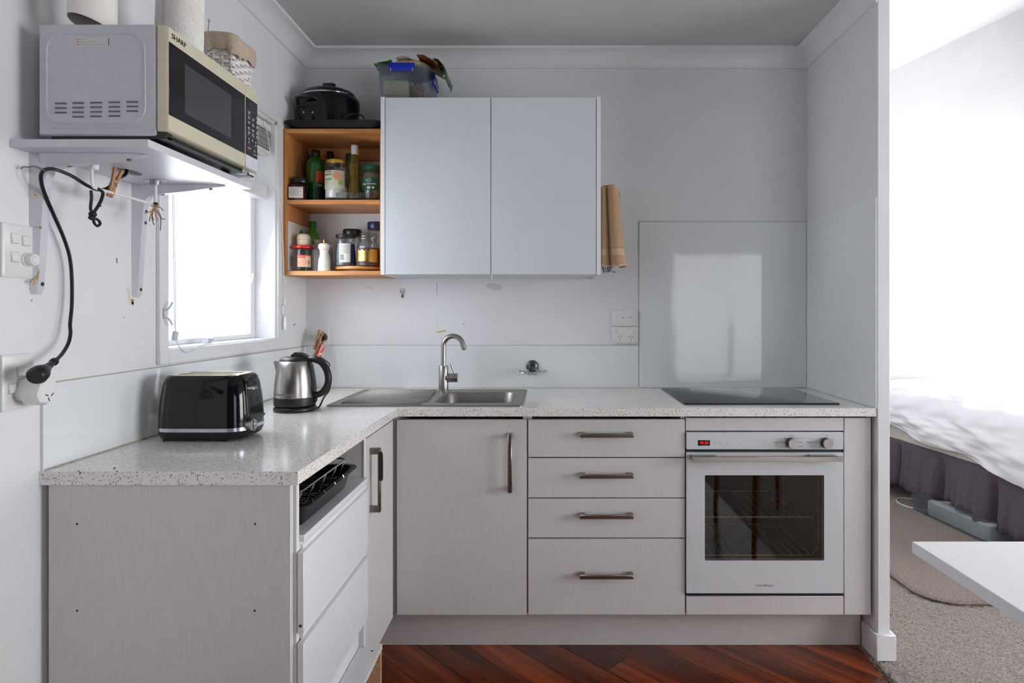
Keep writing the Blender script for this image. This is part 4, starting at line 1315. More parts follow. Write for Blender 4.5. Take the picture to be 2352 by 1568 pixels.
part('plug_pin', G().box(px(798, 2.66), px(809, 2.66), 2.663, 2.673, PT + .0115, PT + .0135), CHROME, t)

# ------------------------------------------------------------------ storage tub on the cabinet
BZ = CZ1 + .0002
t = thing('storage_tub', 'clear plastic storage tub with blue clips on the white cabinet', 'storage tub', (-.63, 2.74, BZ))
bx0, bx1, by0, by1 = -.735, -.520, 2.602, 2.872
g = G()
rings = []
for ins, z, r in ((.016, 0, .012), (.012, .004, .014), (.0, .122, .018), (-.004, .124, .02), (-.004, .136, .02), (.0, .138, .018), (.003, .122, .016), (.014, .006, .012)):
    rings.append([(x, y, BZ + z) for x, y in rrect(bx0 + ins, bx1 - ins, by0 + ins, by1 - ins, r, 4)])
part('tub', g.loft(rings), TUBM, t)
part('lid', G().loft([[(x, y, BZ + z) for x, y in rrect(bx0 - .004 + i_, bx1 + .004 - i_, by0 - .004 + i_, by1 + .004 - i_, .02, 4)] for i_, z in ((0, .1385), (0, .144), (.006, .146))]), TUBM, t)
ck = part('clip', G().loft([[(x_, y_, BZ + z) for x_, y_ in ((-.682 - w_, by0 - .006 - d_), (-.572 + w_, by0 - .006 - d_), (-.572 + w_, by0 - .0045), (-.682 - w_, by0 - .0045))] for w_, d_, z in ((-.008, .001, .113), (-.004, .005, .118), (.0, .005, .138), (.0, .003, .147))]), BLUE, t)
for x_ in (-.674, -.580):
    part('clip_slot', G().box(x_ - .0012, x_ + .0012, by0 - .0125, by0 - .0105, BZ + .112, BZ + .123), WPLAST, ck)
part('clip', G().box(bx1 + .004, bx1 + .012, 2.69, 2.79, BZ + .085, BZ + .146, .003).rot((bx1, 2.7, BZ + .14), 'Y', -4), BLUE, t)
# its contents
c = thing('paper_bag', 'folded beige paper bag inside the clear tub', 'paper bag', (-.665, 2.70, BZ + .0075))
g = G().loft([[(x, y, BZ + z) for x, y in ((-.714 + a, 2.622), (-.610, 2.632), (-.602 + .0, 2.83), (-.712 + a, 2.80))] for a, z in ((0, .0078), (.0, .06), (.003, .082))])
part('bag', g, KBAG, c)
part('folded_top', G().loft([[(-.711, 2.623, BZ + .0825), (-.612, 2.633, BZ + .0825), (-.604, 2.82, BZ + .0825), (-.709, 2.79, BZ + .0825)], [(-.700, 2.65, BZ + .096), (-.622, 2.66, BZ + .104), (-.615, 2.79, BZ + .099), (-.70, 2.77, BZ + .094)]]), KBAG, c)
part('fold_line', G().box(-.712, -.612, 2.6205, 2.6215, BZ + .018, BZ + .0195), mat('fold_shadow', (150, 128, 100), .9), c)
c = thing('pasta_bag', 'brown cellophane bag leaning in the clear tub', 'food bag', (-.565, 2.72, BZ + .0075))
g = G()
rng = random.Random(9)
g.loft([[(-.567 + .034 * k_ * math.cos(a / 14 * 2 * PI) - .012 * (z / .08), 2.72 + .085 * k_ * math.sin(a / 14 * 2 * PI), BZ + .0078 + z + rng.uniform(-.002, .002) * (1 if 0 < z < .095 else 0)) for a in range(14)] for k_, z in ((.8, 0), (1, .015), (.95, .055), (.6, .085), (.2, .095))])
part('bag', g, mat('brown_cellophane', (120, 84, 66), .25, col2=(176, 140, 120), vscale=60, bump=.8, bscale=70), c)

LZ = BZ + .1465
c = thing('tortilla_packet', 'packet of flat bread with green printed ends lying over the tub', 'food packet', (-.62, 2.73, LZ))
g = G()
rng = random.Random(21)
rings = []
for k_, z in ((.55, 0), (.97, .004), (1.02, .014), (.95, .028), (.68, .042), (.3, .050), (.04, .052)):
    rings.append([(-.612 + .098 * k_ * math.cos(a / 24 * 2 * PI), 2.735 + .105 * k_ * math.sin(a / 24 * 2 * PI), LZ + .0006 + z * (1 + .06 * math.sin(a * 1.3))) for a in range(24)])
part('flat_bread', g.loft(rings), mat('flat_bread', (214, 186, 142), .6, col2=(190, 150, 104), vscale=40), c)


def film(name, pts, m):
    """Crumpled film: rows of points, given a little thickness."""
    g = G()
    R, Cn = len(pts), len(pts[0])
    vs = [Vector(p) for r in pts for p in r]
    fs = [(i * Cn + j, i * Cn + j + 1, (i + 1) * Cn + j + 1, (i + 1) * Cn + j) for i in range(R - 1) for j in range(Cn - 1)]
    g.add(vs, fs)
    o = part(name, g, m, c, smooth=60)
    sd = o.modifiers.new('thickness', 'SOLIDIFY')
    sd.thickness = .0012
    return o


GF = mat('green_film', (70, 122, 40), .22, col2=(24, 74, 22), vscale=32, bump=.6, bscale=60)
BF = mat('brown_film', (150, 94, 50), .25, col2=(96, 52, 26), vscale=50, bump=.6, bscale=60)
CF = mat('clear_white_film', (196, 200, 196), .18, col2=(214, 214, 206), vscale=30, bump=.5, bscale=40)
film('film_top', [[(-.665 + .03 * j, 2.632 + .045 * i, LZ + .050 - .0045 * (j - 1.2) ** 2 + .004 * ((i + j) % 2) - .003 * abs(i - 2)) for j in range(4)] for i in range(5)], CF)
film('film_end', [[(-.752 + .025 * j, 2.61 + .05 * i, LZ + .002 + .0055 * j + .003 * ((i + j) % 2)) for j in range(4)] for i in range(4)], GF)
film('film_band', [[(-.570 + .03 * j, 2.618 + .05 * i, LZ + (.046, .041, .030, .010)[j] + .004 * ((i + j) % 2)) for j in range(4)] for i in range(5)], BF)
film('film_end', [[((-.500, -.478, -.456, -.443, -.450)[j], 2.625 + .045 * i + .006 * ((j + i) % 2), LZ + (.034, .026, .006, -.026, -.052)[j] + .005 * ((i + j) % 2)) for j in range(5)] for i in range(5)], GF)
letters('film_print', 'king', .016, WINK, c, frame((-.585, 2.605, LZ + .046), (.97, 0, -.2), (.1, .75, .6)))

# ------------------------------------------------------------------ towel and cloth on the cabinet's right side
def cloth(name, rows, m, parent, th, sub=2):
    g = G()
    R, Cn = len(rows), len(rows[0])
    g.add([p for r in rows for p in r], [(i * Cn + j, i * Cn + j + 1, (i + 1) * Cn + j + 1, (i + 1) * Cn + j) for i in range(R - 1) for j in range(Cn - 1)])
    o = part(name, g, m, parent, smooth=180)
    a = o.modifiers.new('thickness', 'SOLIDIFY')
    a.thickness = th
    a.offset = 0
    b_ = o.modifiers.new('soft', 'SUBSURF')
    b_.levels = b_.render_levels = sub
    return o


t = thing('hand_towel', 'tan hand towel hanging from the side of the white cabinet', 'towel', (.275, 2.70, 1.49))
# folds in plan, from the cabinet side outwards (x from the cabinet, y)
top = [(.008, .035), (.010, -.01), (.026, -.026), (.032, .02), (.040, -.03), (.058, -.042), (.076, -.03), (.084, .0), (.07, .03)]
bot = [(.006, .06), (-.004, -.03), (.030, -.056), (.052, .022), (.054, -.062), (.085, -.076), (.112, -.052), (.124, .0), (.09, .05)]


def towel_rows(za, zb, n, dy=0.0, k0=0., k1=1.):
    rows = []
    for i in range(n + 1):
        f = i / n
        k = k0 + (k1 - k0) * f
        z = za + (zb - za) * f
        rows.append([(CX1 + .002 + a[0] * (1 - k) + b_[0] * k, 2.695 + dy + a[1] * (1 - k) + b_[1] * k, z - .010 * max(0, k - .8) * 5 * (j % 3) * .5) for j, (a, b_) in enumerate(zip(top, bot))])
    return rows


r0 = towel_rows(1.862, 1.585, 8, 0, 0, .72)
r0.insert(0, [(p[0] * .6 + (CX1 + .047) * .4, 2.70 + (p[1] - 2.70) * .5, 1.870 - .0 * j) for j, p in enumerate(r0[0])])
cloth('front_layer', r0, TOWEL, t, .007)
cloth('flat_band', towel_rows(1.587, 1.553, 2, 0, .72, .8), TOWELB, t, .0055)
cloth('lower_hem', towel_rows(1.555, 1.522, 3, 0, .8, 1.0), TOWEL, t, .007)
cloth('hem_edge', towel_rows(1.5235, 1.5125, 1, -.001, 1.0, 1.02), TOWELB, t, .0065)
back = [[(CX1 + .006 + .012 * j, 2.752 + .01 * math.sin(j * 1.4), 1.86 - .0428 * i - .004 * (j % 3)) for j in range(9)] for i in range(9)]
cloth('back_layer', back, TOWEL, t, .007, 1)
part('hook', G().box(CX1, CX1 + .004, 2.70, 2.73, 1.83, 1.87, .001).tube(catmull([(CX1 + .003, 2.715, 1.858), (CX1 + .03, 2.715, 1.862), (CX1 + .05, 2.715, 1.856), (CX1 + .056, 2.715, 1.872)], 4), .003, 6), CHROME, t)
CHECK = mat('navy_check', (196, 200, 204), .9, var=.02)
nt = CHECK.node_tree
b_ = nt.nodes['Principled BSDF']
src = b_.inputs['Base Color'].links[0].from_socket
tcn = [n for n in nt.nodes if n.type == 'TEX_COORD'][0]
bk = nt.nodes.new('ShaderNodeTexBrick')
bk.offset = 0
bk.inputs['Scale'].default_value = 90
bk.inputs['Brick Width'].default_value = 1
bk.inputs['Row Height'].default_value = 1
bk.inputs['Mortar Size'].default_value = .12
bk.inputs['Color1'].default_value = bk.inputs['Color2'].default_value = lin((196, 200, 204))
bk.inputs['Mortar'].default_value = lin((38, 42, 62))
mpn = nt.nodes.new('ShaderNodeMapping')
mpn.inputs['Rotation'].default_value = (PI / 2, 0, .2)
nt.links.new(tcn.outputs['Object'], mpn.inputs['Vector'])
nt.links.new(mpn.outputs['Vector'], bk.inputs['Vector'])
nt.links.new(bk.outputs['Color'], b_.inputs['Base Color'])
t = thing('dish_cloth', 'navy checked cloth peeking out below the tan towel', 'cloth', (.26, 2.79, 1.46))
cloth('cloth', [[(CX1 + .004 + .011 * j + .006 * i, 2.80 + .012 * math.sin(j * 2.1 + i), 1.61 - .032 * i + .003 * j + (.012 * max(0, j - 3) if i > 2 else 0)) for j in range(6)] for i in range(5)], CHECK, t, .004, 2)
cloth('cloth_corner', [[(CX1 + .05 + .013 * j, 2.80 + .004 * i, 1.502 - .008 * i - .002 * j) for j in range(4)] for i in range(2)], CHECK, t, .004, 1)

# ------------------------------------------------------------------ things on the back wall
def outlet(label, M4, w_, h_, parts, th=.009, group=None):
    """Wall plate: local x right, y up, z out of the wall."""
    o = M4 @ Vector((0, -h_ / 2, 0))
    t = thing('wall_outlet', label, 'outlet', o, group)
    g = G().loft([[(x, y, z) for x, y in rrect(-w_ / 2 + i, w_ / 2 - i, -h_ / 2 + i, h_ / 2 - i, .004, 3)] for i, z in ((0, .0003), (0, th - .003), (.003, th))])
    part('plate', g.xf(M4), WPLAST, t)
    for kind, x, y in parts:
        if kind in ('switch', 'bigswitch'):
            s_ = .0075 if kind == 'switch' else .0095
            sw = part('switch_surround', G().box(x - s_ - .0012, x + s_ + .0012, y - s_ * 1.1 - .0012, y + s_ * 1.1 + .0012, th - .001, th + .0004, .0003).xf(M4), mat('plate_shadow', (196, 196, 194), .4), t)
            part('switch_rocker', G().loft([[(x - s_, y - s_ * 1.1, th), (x + s_, y - s_ * 1.1, th), (x + s_, y + s_ * 1.1, th), (x - s_, y + s_ * 1.1, th)], [(x - s_ + .0008, y - s_ * .95, th + .004), (x + s_ - .0008, y - s_ * .95, th + .004), (x + s_ - .0008, y + s_ * 1.0, th + .0014), (x - s_ + .0008, y + s_ * 1.0, th + .0014)]]).xf(M4), WPLAST, sw)
        elif kind == 'socket':
            sf = part('socket_face', G().loft([[(a, b, z) for a, b in rrect(x - .0145, x + .0145, y - .016, y + .016, .005, 3)] for z in (th - .001, th + .0006)]).xf(M4), WPLAST, t)
            for dx, dy, an in ((-.0065, .0055, 32), (.0065, .0055, -32), (0, -.0075, 0)):
                g = G().box(-.0011, .0011, -.004, .004, 0, .0004)
                g.rot((0, 0, 0), 'Z', -an)
                part('socket_slot', g.xf(M4 @ Matrix.Translation((x + dx, y + dy, th + .0005))), DARK, sf)
        elif kind == 'jack':
            sf = part('data_jack', G().loft([[(a, b, z) for a, b in rrect(x - .0085, x + .0085, y - .0095, y + .0095, .003, 3)] for z in (th - .001, th + .0008)]).xf(M4), MATS.get('plate_shadow') or WPLAST, t)
            part('jack_slot', G().box(x - .005, x + .005, y + .0005, y + .0025, th + .0007, th + .0012).xf(M4), DARK, sf)
            part('jack_slot', G().box(x - .002, x + .002, y - .0065, y - .005, th + .0007, th + .0012).xf(M4), GREYINK, sf)
        elif kind == 'dimmer':
            kn = part('dimmer_knob', G().lathe([(.016, 0), (.016, .003), (.014, .004), (.0135, .016), (.012, .018), (0, .018)], (x, y, th), 28, True, False).xf(M4), WPLAST, t)
            part('dimmer_mark', G().tube([(x + .008 * math.cos(math.radians(a)), y + .008 * math.sin(math.radians(a)), th + .018) for a in range(60, 300, 20)], .0006, 5).xf(M4), MATS.get('plate_shadow') or WPLAST, kn)
    return t


def back_frame(x, z, y=YB):
    return frame((x, y, z), (1, 0, 0), (0, 0, 1))


def left_frame(y, z):
    return frame((XL, y, z), (0, 1, 0), (0, 0, 1))


so_w = (px(1466, 2.905) - px(1406, 2.905))
outlet('white double data jack plate above the double socket by the cooktop glass', back_frame(px(1436, 2.905), pz(730.5, 2.905)), so_w, pz(711, 2.9) - pz(748, 2.9), (('switch', 9, 9),)[:0] + (('jack', -.011, .001), ('jack', .0235, .002)), .014)
outlet('white double power socket directly below the data jack plate', back_frame(px(1436, 2.905), pz(769.5, 2.905)), so_w, pz(750, 2.9) - pz(788.5, 2.9), (('switch', -.047, .022), ('switch', .047, .022), ('socket', -.026, -.012), ('socket', .026, -.012)), .014)
lo_t = outlet('white double power socket in the corner behind the kettle', back_frame(px(727.5, 2.905), pz(773, 2.905)), .122, .082, (('switch', -.045, .024), ('switch', .042, .024), ('socket', -.028, -.004)), .012)

pk = Vector((px(737.5, 2.87), 2.899, pz(775, 2.88)))
kp = thing('kettle_plug', 'black kettle plug in the corner socket', 'plug', pk)
part('plug_body', G().cyl((pk.x, 2.8985, pk.z), (pk.x, 2.868, pk.z), .0195, .0175, 24), BLACK, kp)
# kettle cord from plug down behind the kettle to its base
cp_ = [(pk.x, 2.868, pk.z), (pk.x - .002, 2.85, pk.z - .03), (pk.x - .006, 2.84, pk.z - .075), (px(737, 2.6), 2.70, pz(835, 2.70)), (px(752, 2.5), 2.50, pz(850, 2.5)), (px(759, 2.42), 2.42, pz(872, 2.42)), (px(756, 2.36), 2.36, pz(895, 2.36)), (px(744, 2.32), 2.32, pz(912, 2.32)), (px(734, 2.29), 2.285, WT1 + .006), (px(722, 2.27), 2.265, WT1 + .006)]
part('cord', G().tube(catmull(cp_, 6), .0034, 8), BLACK, kp)


def peg(label, c, ang, col, tilt=0, grp='clothes pegs', yaw=0, s=1.0):
    """Two-leg sprung clothes peg, local y along its length."""
    c = Vector(c)
    t = thing('clothes_peg', label, 'clothes peg', c, grp)
    M4 = Matrix.Translation(c) @ Matrix.Rotation(math.radians(yaw), 4, 'Z') @ Matrix.Rotation(math.radians(ang), 4, 'Y') @ Matrix.Rotation(math.radians(tilt), 4, 'X') @ Matrix.Diagonal((s, s, s, 1))
    for k in (-1, 1):
        g = G().loft([[(k * (a + q), b, z) for q, b in ((0, -.0048), (.0058, -.0048), (.0058, .0048), (0, .0048))] for a, z in ((.0006, -.037), (.0004, -.012), (.0006, 0.0), (.0022, .015), (.0055, .037))])
        part('peg_leg', g.xf(M4), col, t)
    part('spring', G().cyl((0, -.0062, .002), (0, .0062, .002), .0034, n=12).tube([(0, -.006, .002), (.007, -.0055, -.008), (.0066, .0, -.0085)], .0008, 5).tube([(0, .006, .002), (-.007, .0055, -.008), (-.0066, .0, -.0085)], .0008, 5).xf(M4), CHROME, t)
    return t


yq = 2.842
peg('wooden clothes peg clipped topmost on the kettle cord at the corner socket', (px(731, yq), yq, pz(781, yq)), 26, PEGW, -10, yaw=50, s=1.3)
peg('wooden clothes peg on the kettle cord just above the pink peg', (px(732, yq - .02), yq - .022, pz(799, yq - .02)), 30, PEGW, -8, yaw=48, s=1.2)
peg('pink plastic clothes peg on the kettle cord', (px(735, yq - .03), yq - .04, pz(814, yq - .04)), 33, mat('pink_plastic', (232, 118, 112), .35, var=.05), -8, yaw=45, s=1.2)

# suction soap holder
q = Vector((px(1223, 2.9), 2.905, pz(841, 2.9)))
t = thing('soap_holder', 'chrome suction soap holder on the glass behind the sink', 'soap holder', (q.x, q.y, q.z - .04))
part('suction_cup', G().lathe([(.030, 0), (.0285, .006), (.022, .009), (.012, .0105), (0, .011)], (0, 0, 0), 28, True, False).xf(frame((q.x, 2.905, q.z), (1, 0, 0), (0, 0, 1))), mat('dark_chrome', (120, 118, 124), .22, 1.0), t)
part('bracket', G().tube(catmull([(q.x - .016, 2.895, q.z - .034), (q.x - .016, 2.893, q.z - .008), (q.x - .010, 2.892, q.z - .001), (q.x + .010, 2.892, q.z - .001), (q.x + .016, 2.893, q.z - .008), (q.x + .016, 2.895, q.z - .034)], 4), .0019, 6), CHROME, t)
loop = [(-.062, .0), (-.068, -.045), (-.04, -.075), (0, -.082), (.04, -.075), (.068, -.045), (.062, 0), (0, -.002)]
lp = [(q.x + a, 2.893 + b, q.z - .029 + .012 * (a / .068) ** 2) for a, b in loop]
part('dish_ring', G().tube(catmull(lp, 5, True), .0024, 6, True), CHROME, t)
for a in (-.04, -.02, 0, .02, .04):
    part('dish_wire', G().tube([(q.x + a, 2.892, q.z - .0295 + .012 * (a / .068) ** 2), (q.x + a * 1.05, 2.816, q.z - .0295 + .012 * (a / .068) ** 2)], .0016, 6), CHROME, t)
part('lower_bar', G().tube(catmull([(q.x - .018, 2.86, q.z - .042), (q.x - .014, 2.86, q.z - .036), (q.x + .014, 2.86, q.z - .036), (q.x + .018, 2.86, q.z - .042)], 4), .0018, 6), CHROME, t)

# adhesive hook, crack and stains on the wall
q = Vector((px(925, YB), YB, pz(674, YB)))
t = thing('wall_hook', 'small wire wall hook under the pine shelf end', 'hook', q)
part('hook_wire', G().tube([(q.x + a, YB - .0022, q.z + b) for a, b in ((-.009, .004), (-.011, .018), (-.006, .021), (.008, .021), (.010, .016), (.008, 0), (.002, -.006), (-.002, -.004), (-.006, .012), (0, .006), (.006, .014))], .0009, 5), SCREW, t)
part('hook_pin', G().cyl((q.x - .001, YB, q.z - .014), (q.x - .001, YB - .007, q.z - .014), .0045, n=12).box(q.x - .004, q.x + .003, YB - .004, YB, q.z - .02, q.z - .004, .001), SCREW, t)
wb = bpy.data.objects['wall_back']


def stain(name, poly, m, parent=wb, y=YB):
    part(name, G().prism([(px(a, y), pz(b_, y)) for a, b_ in poly], y - .0005, y, 'y'), m, parent, smooth=0)


stain('drip_stain', [(998, 762), (1006, 760.5), (1024, 757.5), (1026, 759), (1018, 763), (1006, 763.5)], mat('tea_stain', (206, 176, 124), .6, var=.12, vscale=120))
mat('pale_stain', (218, 213, 198), .6, var=.03)
stain('drip_stain', [(1003.2, 758), (1003.6, 722), (1004.2, 722), (1004.8, 758)], MATS['pale_stain'])
stain('drip_stain', [(838, 658), (846, 656.5), (860, 664), (858, 666), (848, 663)], MATS['pale_stain'])
stain('crack_mark', [(1002.6, 648), (1003.6, 648), (1003.8, 676), (1003.0, 676)], GREYINK)
stain('chip_mark', [(1063, 743), (1066, 742), (1066, 744), (1063, 745)], GREYINK)
stain('smudge', [(1115, 654), (1125, 650), (1142, 652), (1156, 659), (1150, 666), (1134, 667), (1120, 662)], mat('grey_smudge', (206, 206, 210), .6, var=.02))

# ------------------------------------------------------------------ microwave shelf on the left wall
sh = thing('microwave_shelf', 'white wall shelf on two steel brackets carrying the microwave', 'shelf', (-1.01, 1.54, 1.35))
SZ0, SZ1 = 1.665, 1.6815
hole = [(-1.075 + .03 * math.cos(a / 16 * 2 * PI), 1.545 + .045 * math.sin(a / 16 * 2 * PI)) for a in range(16)]
part('board', G().prism([(XL + .001, 1.3105), (-.864, 1.3105), (-.864, 1.767), (XL + .001, 1.767)], SZ0, SZ1, 'z', [hole]), mat('shelf_white', (214, 214, 224), .35, var=.01), sh, smooth=0)
for yc in (1.378, 1.712):
    br = part('bracket', G().loft([[(XL + .0005, yc - w_, z), (XL + d_, yc - w_ * .55, z), (XL + d_, yc + w_ * .55, z), (XL + .0005, yc + w_, z)]
                                   for w_, d_, z in ((.014, .005, 1.349), (.0175, .011, 1.36), (.0185, .020, 1.50), (.0185, .028, 1.605), (.0185, .038, 1.632), (.0185, .05, 1.648), (.0185, .066, 1.6645))])
              .loft([[(x, yc - w_, 1.6645), (x, yc - w_ * .55, 1.6645 - d_), (x, yc + w_ * .55, 1.6645 - d_), (x, yc + w_, 1.6645)]
                     for w_, d_, x in ((.0185, .050, XL + .022), (.0185, .034, XL + .040), (.0185, .026, XL + .066), (.0185, .018, XL + .15), (.0170, .007, XL + .225), (.006, .003, XL + .25))]), WENAM, sh, 'white pressed steel bracket')
    if yc < 1.5:
        near_br = br
    for z in (1.372, 1.56) + ((1.592,) if yc > 1.5 else ()):
        d_ = .012 if z < 1.4 else (.0165 if z < 1.58 else .0185)
        d_ = {1.372: .0115, 1.56: .0243, 1.592: .0268}[z]
        part('screw', G().cyl((XL + d_, yc + .003, z), (XL + d_ + .0015, yc + .003, z), .0045, n=12), SCREW, br)
    for x in (XL + .075, XL + .21):
        part('screw', G().cyl((x, yc + .002, 1.6645 - (.0245 if x < -1 else .0095)), (x, yc + .002, 1.6645 - (.0262 if x < -1 else .0125)), .0045, n=12), SCREW, br)
# rust runs on the near bracket
for poly in ([(84, 640), (86, 620), (88, 611), (89, 622), (86, 645)], [(73, 655), (84, 633), (85, 634), (75, 656)], [(68, 648), (74, 640), (75, 650)], [(70, 445), (76, 447), (74, 452)], [(81, 520), (83, 519), (82, 525)]):
    pts = []
    for a, b_ in poly:
        v = onx(a, b_, XL + .0115)
        pts.append((v.y, v.z))
    part('rust_mark', G().prism(pts, XL + .0125 if poly[0][1] > 600 else XL + .0195, XL + .0140 if poly[0][1] > 600 else XL + .0252, 'x'), mat('light_rust', (204, 164, 116), .7, var=.2, vscale=200), near_br, smooth=0)
wl = bpy.data.objects['wall_left']
for poly, m_ in (([(292, 660), (299, 662), (301, 690), (310, 697), (305, 704), (296, 695)], MATS['pale_stain']), ([(301, 686), (308, 688), (306, 700), (302, 698)], RUST), ([(71, 688), (74, 687), (74, 692), (71, 692)], RUST), ([(266, 593), (269, 592), (270, 602), (268, 606)], GREYINK), ([(283, 729), (285, 728), (285, 731)], INK), ([(674, 746), (677, 743), (678, 744), (675, 748)], INK)):
    pts = []
    for a, b_ in poly:
        v = onx(a, b_, XL)
        pts.append((v.y, v.z))
    part('wall_mark', G().prism(pts, XL, XL + .0004, 'x'), m_, wl, smooth=0)

# small rail under the shelf
rl = thing('hanging_rail', 'thin white rail fixed under the microwave shelf', 'rail', (-1.064, 1.53, 1.598))
RX, RZ_ = -1.064, 1.599
part('rail', G().tube(catmull([(RX, 1.415, 1.648), (RX, 1.415, 1.615), (RX, 1.418, 1.604), (RX, 1.428, RZ_), (RX, 1.46, RZ_), (RX, 1.644, RZ_), (RX, 1.6441, RZ_)], 5), .0036, 8), WPLAST, rl)
part('post', G().cyl((RX, 1.644, RZ_ - .002), (RX, 1.644, 1.655), .0042, n=10), WPLAST, rl)
part('post_socket', G().cyl((RX, 1.644, 1.652), (RX, 1.644, 1.6648), .0125, .014, 18), mat('grey_zinc', (150, 156, 162), .4, .6), rl)
part('post_flange', G().box(RX - .03, RX + .03, 1.634, 1.654, 1.6625, 1.6648, .001), WPLAST, rl)
part('clip', G().box(RX - .012, RX + .012, 1.405, 1.425, 1.64, 1.6646, .003), WPLAST, rl)

q = onx(262, 447, RX)
peg('wooden clothes peg clipped on the thin rail under the microwave shelf', (RX, q.y, RZ_ + .026), 16, PEGW, 0, yaw=62)
# knotted black band
bt = thing('black_loop', 'knotted black elastic loop hanging from the thin rail', 'elastic band', onx(215, 520, RX))
A = lambda a, b_: tuple(onx(a, b_, RX + .003))
part('band', G().tube(catmull([A(209, 437), A(210, 455), A(208, 478), A(212, 490)], 5), .0032, 6), BMATT, bt)
part('band', G().tube(catmull([A(224, 433), A(236, 442), A(233, 458), A(226, 472), A(214, 490)], 5), [.0036] * 21, 6), BMATT, bt)
part('knot', G().ball(A(213, 492), .0085, 10, 6, .9).ball(A(211, 500), .0075, 10, 6, .8).tube([A(226, 470), A(233, 474)], [.004, .001], 6), BMATT, bt)
part('band_end', G().tube(catmull([A(215, 500), A(225, 505), A(230, 513), A(224, 519), A(217, 513), A(214, 502)], 5), .0032, 6), BMATT, bt)
# raffia and cord tied to the end of the rail
rf = thing('raffia_tie', 'bunch of raffia and black thread tied at the rail end', 'tie', onx(356, 520, RX))
B_f = lambda a, b_, o=.004: tuple(onx(a, b_, RX + o))
part('wrap', G().tube(catmull([B_f(357, 466, -.006), B_f(360, 470, .006), B_f(354, 474, -.005), B_f(358, 478, .005)], 5), .0042, 6), TAN, rf)
part('thread_wrap', G().tube(catmull([B_f(357, 465, .0), B_f(361, 468, .008), B_f(355, 467, .008)], 5), .003, 6), BMATT, rf)
for pts in ([(353, 478), (345, 486), (333, 490)], [(352, 480), (346, 495), (343, 508)], [(356, 482), (358, 495), (361, 507)], [(358, 482), (366, 494)], [(354, 476), (347, 472)]):
    part('raffia_strand', G().tube(catmull([B_f(*p_) for p_ in pts], 5), .0018, 5), TAN, rf)
for pts in ([(353, 482), (349, 500), (354, 517)], [(355, 480), (349, 492), (353, 506)], [(358, 480), (366, 490), (371, 502), (379, 503)], [(359, 482), (369, 500), (368, 529)], [(361, 475), (368, 476), (375, 484)]):
    part('thread', G().tube(catmull([B_f(*p_) for p_ in pts], 5), .0010, 5), BMATT, rf)

# ------------------------------------------------------------------ microwave
MZ0, MZ1 = 1.694, 1.937
MX0, MX1, MXD = -1.113, -.857, -.831
MY0, MY1 = 1.325, 1.7345
mw = thing('microwave', 'cream and grey microwave oven on the wall shelf', 'microwave', (-.98, 1.53, SZ1))
part('body', G().box(MX0, MX1, MY0, MY1, MZ0, MZ1, .003), MWSIDE, mw)
for x in (MX0 + .03, MX1 - .05):
    for y in (MY0 + .03, MY1 - .03):
        part('foot', G().cyl((x, y, SZ1 + .0002), (x, y, MZ0), .012, n=14), BLACK, mw)
part('base_plate', G().box(MX0 + .02, MXD - .006, MY0 + .01, MY1 - .01, MZ0 - .005, MZ0 - .0005), BLACK, mw)
# pressed panel on the near side: raised beads, louvres, sticker
s_m = FPX / MY0
fx = lambda a: (a - VX) / s_m
fz = lambda b_: EYE - (b_ - VY) / s_m
lp = [(x, MY0, z) for x, z in rrect(fx(107), fx(333), fz(284), fz(78), .036, 7)]
part('pressed_bead', G().tube(lp, .0022, 6, True), MWSIDE, mw)
part('pressed_bead', G().tube([(fx(110), MY0, fz(294)), (fx(332), MY0, fz(291))], .0018, 6), MWSIDE, mw)
sl = None
for c_, x in enumerate((140, 180, 221, 263, 304)):
    for r_, y in enumerate((236, 246.5, 257, 267.5)):
        if r_ == 3 and c_ in (0, 4):
            continue
        yy = y - c_ * .9
        if sl is None:
            sl = part('louvre', G().loft([[(fx(x) - .013 * k, MY0 - d_, fz(yy) + e), (fx(x) + .013 * k, MY0 - d_, fz(yy) + e), (fx(x) + .013 * k, MY0 + .001, fz(yy) + e + .0005), (fx(x) - .013 * k, MY0 + .001, fz(yy) + e + .0005)] for k, d_, e in ((.8, .0003, .0035), (1, .0026, .0005), (1, .0026, -.0002))]), MWSIDE, mw)
            sl_o = (fx(x), fz(yy))
            so_ = part('louvre_slot', G().box(fx(x) - .0125, fx(x) + .0125, MY0 - .0006, MY0, fz(yy) - .0034, fz(yy) - .0003), mat('slot_grey', (112, 113, 120), .7), sl)
        else:
            dv_ = (fx(x) - sl_o[0], 0, fz(yy) - sl_o[1])
            s2 = share(sl, mw, dv_)
            share(so_, s2, (0, 0, 0))
st = part('sticker', G().box(fx(176), fx(252), MY0 - .0006, MY0, fz(106), fz(86)), mat('sticker_grey', (206, 204, 206), .4), mw)
for k, (w_, zz) in enumerate(((.3, 90), (.62, 96), (.95, 102))):
    part('print_line', G().box(fx(178), fx(178) + (fx(246) - fx(178)) * w_, MY0 - .0009, MY0 - .0006, fz(zz + 1.6), fz(zz - 1)), mat('faint_print', (186, 180, 178), .5), st)
    part('print_mark', G().box(fx(177.5), fx(181), MY0 - .001, MY0 - .0006, fz(zz + 1.8), fz(zz - 1.2)), mat('faded_red_print', (206, 110, 104), .5), st)
part('print_mark', G().box(fx(249.5), fx(251), MY0 - .001, MY0 - .0006, fz(104), fz(88)), INK, st)
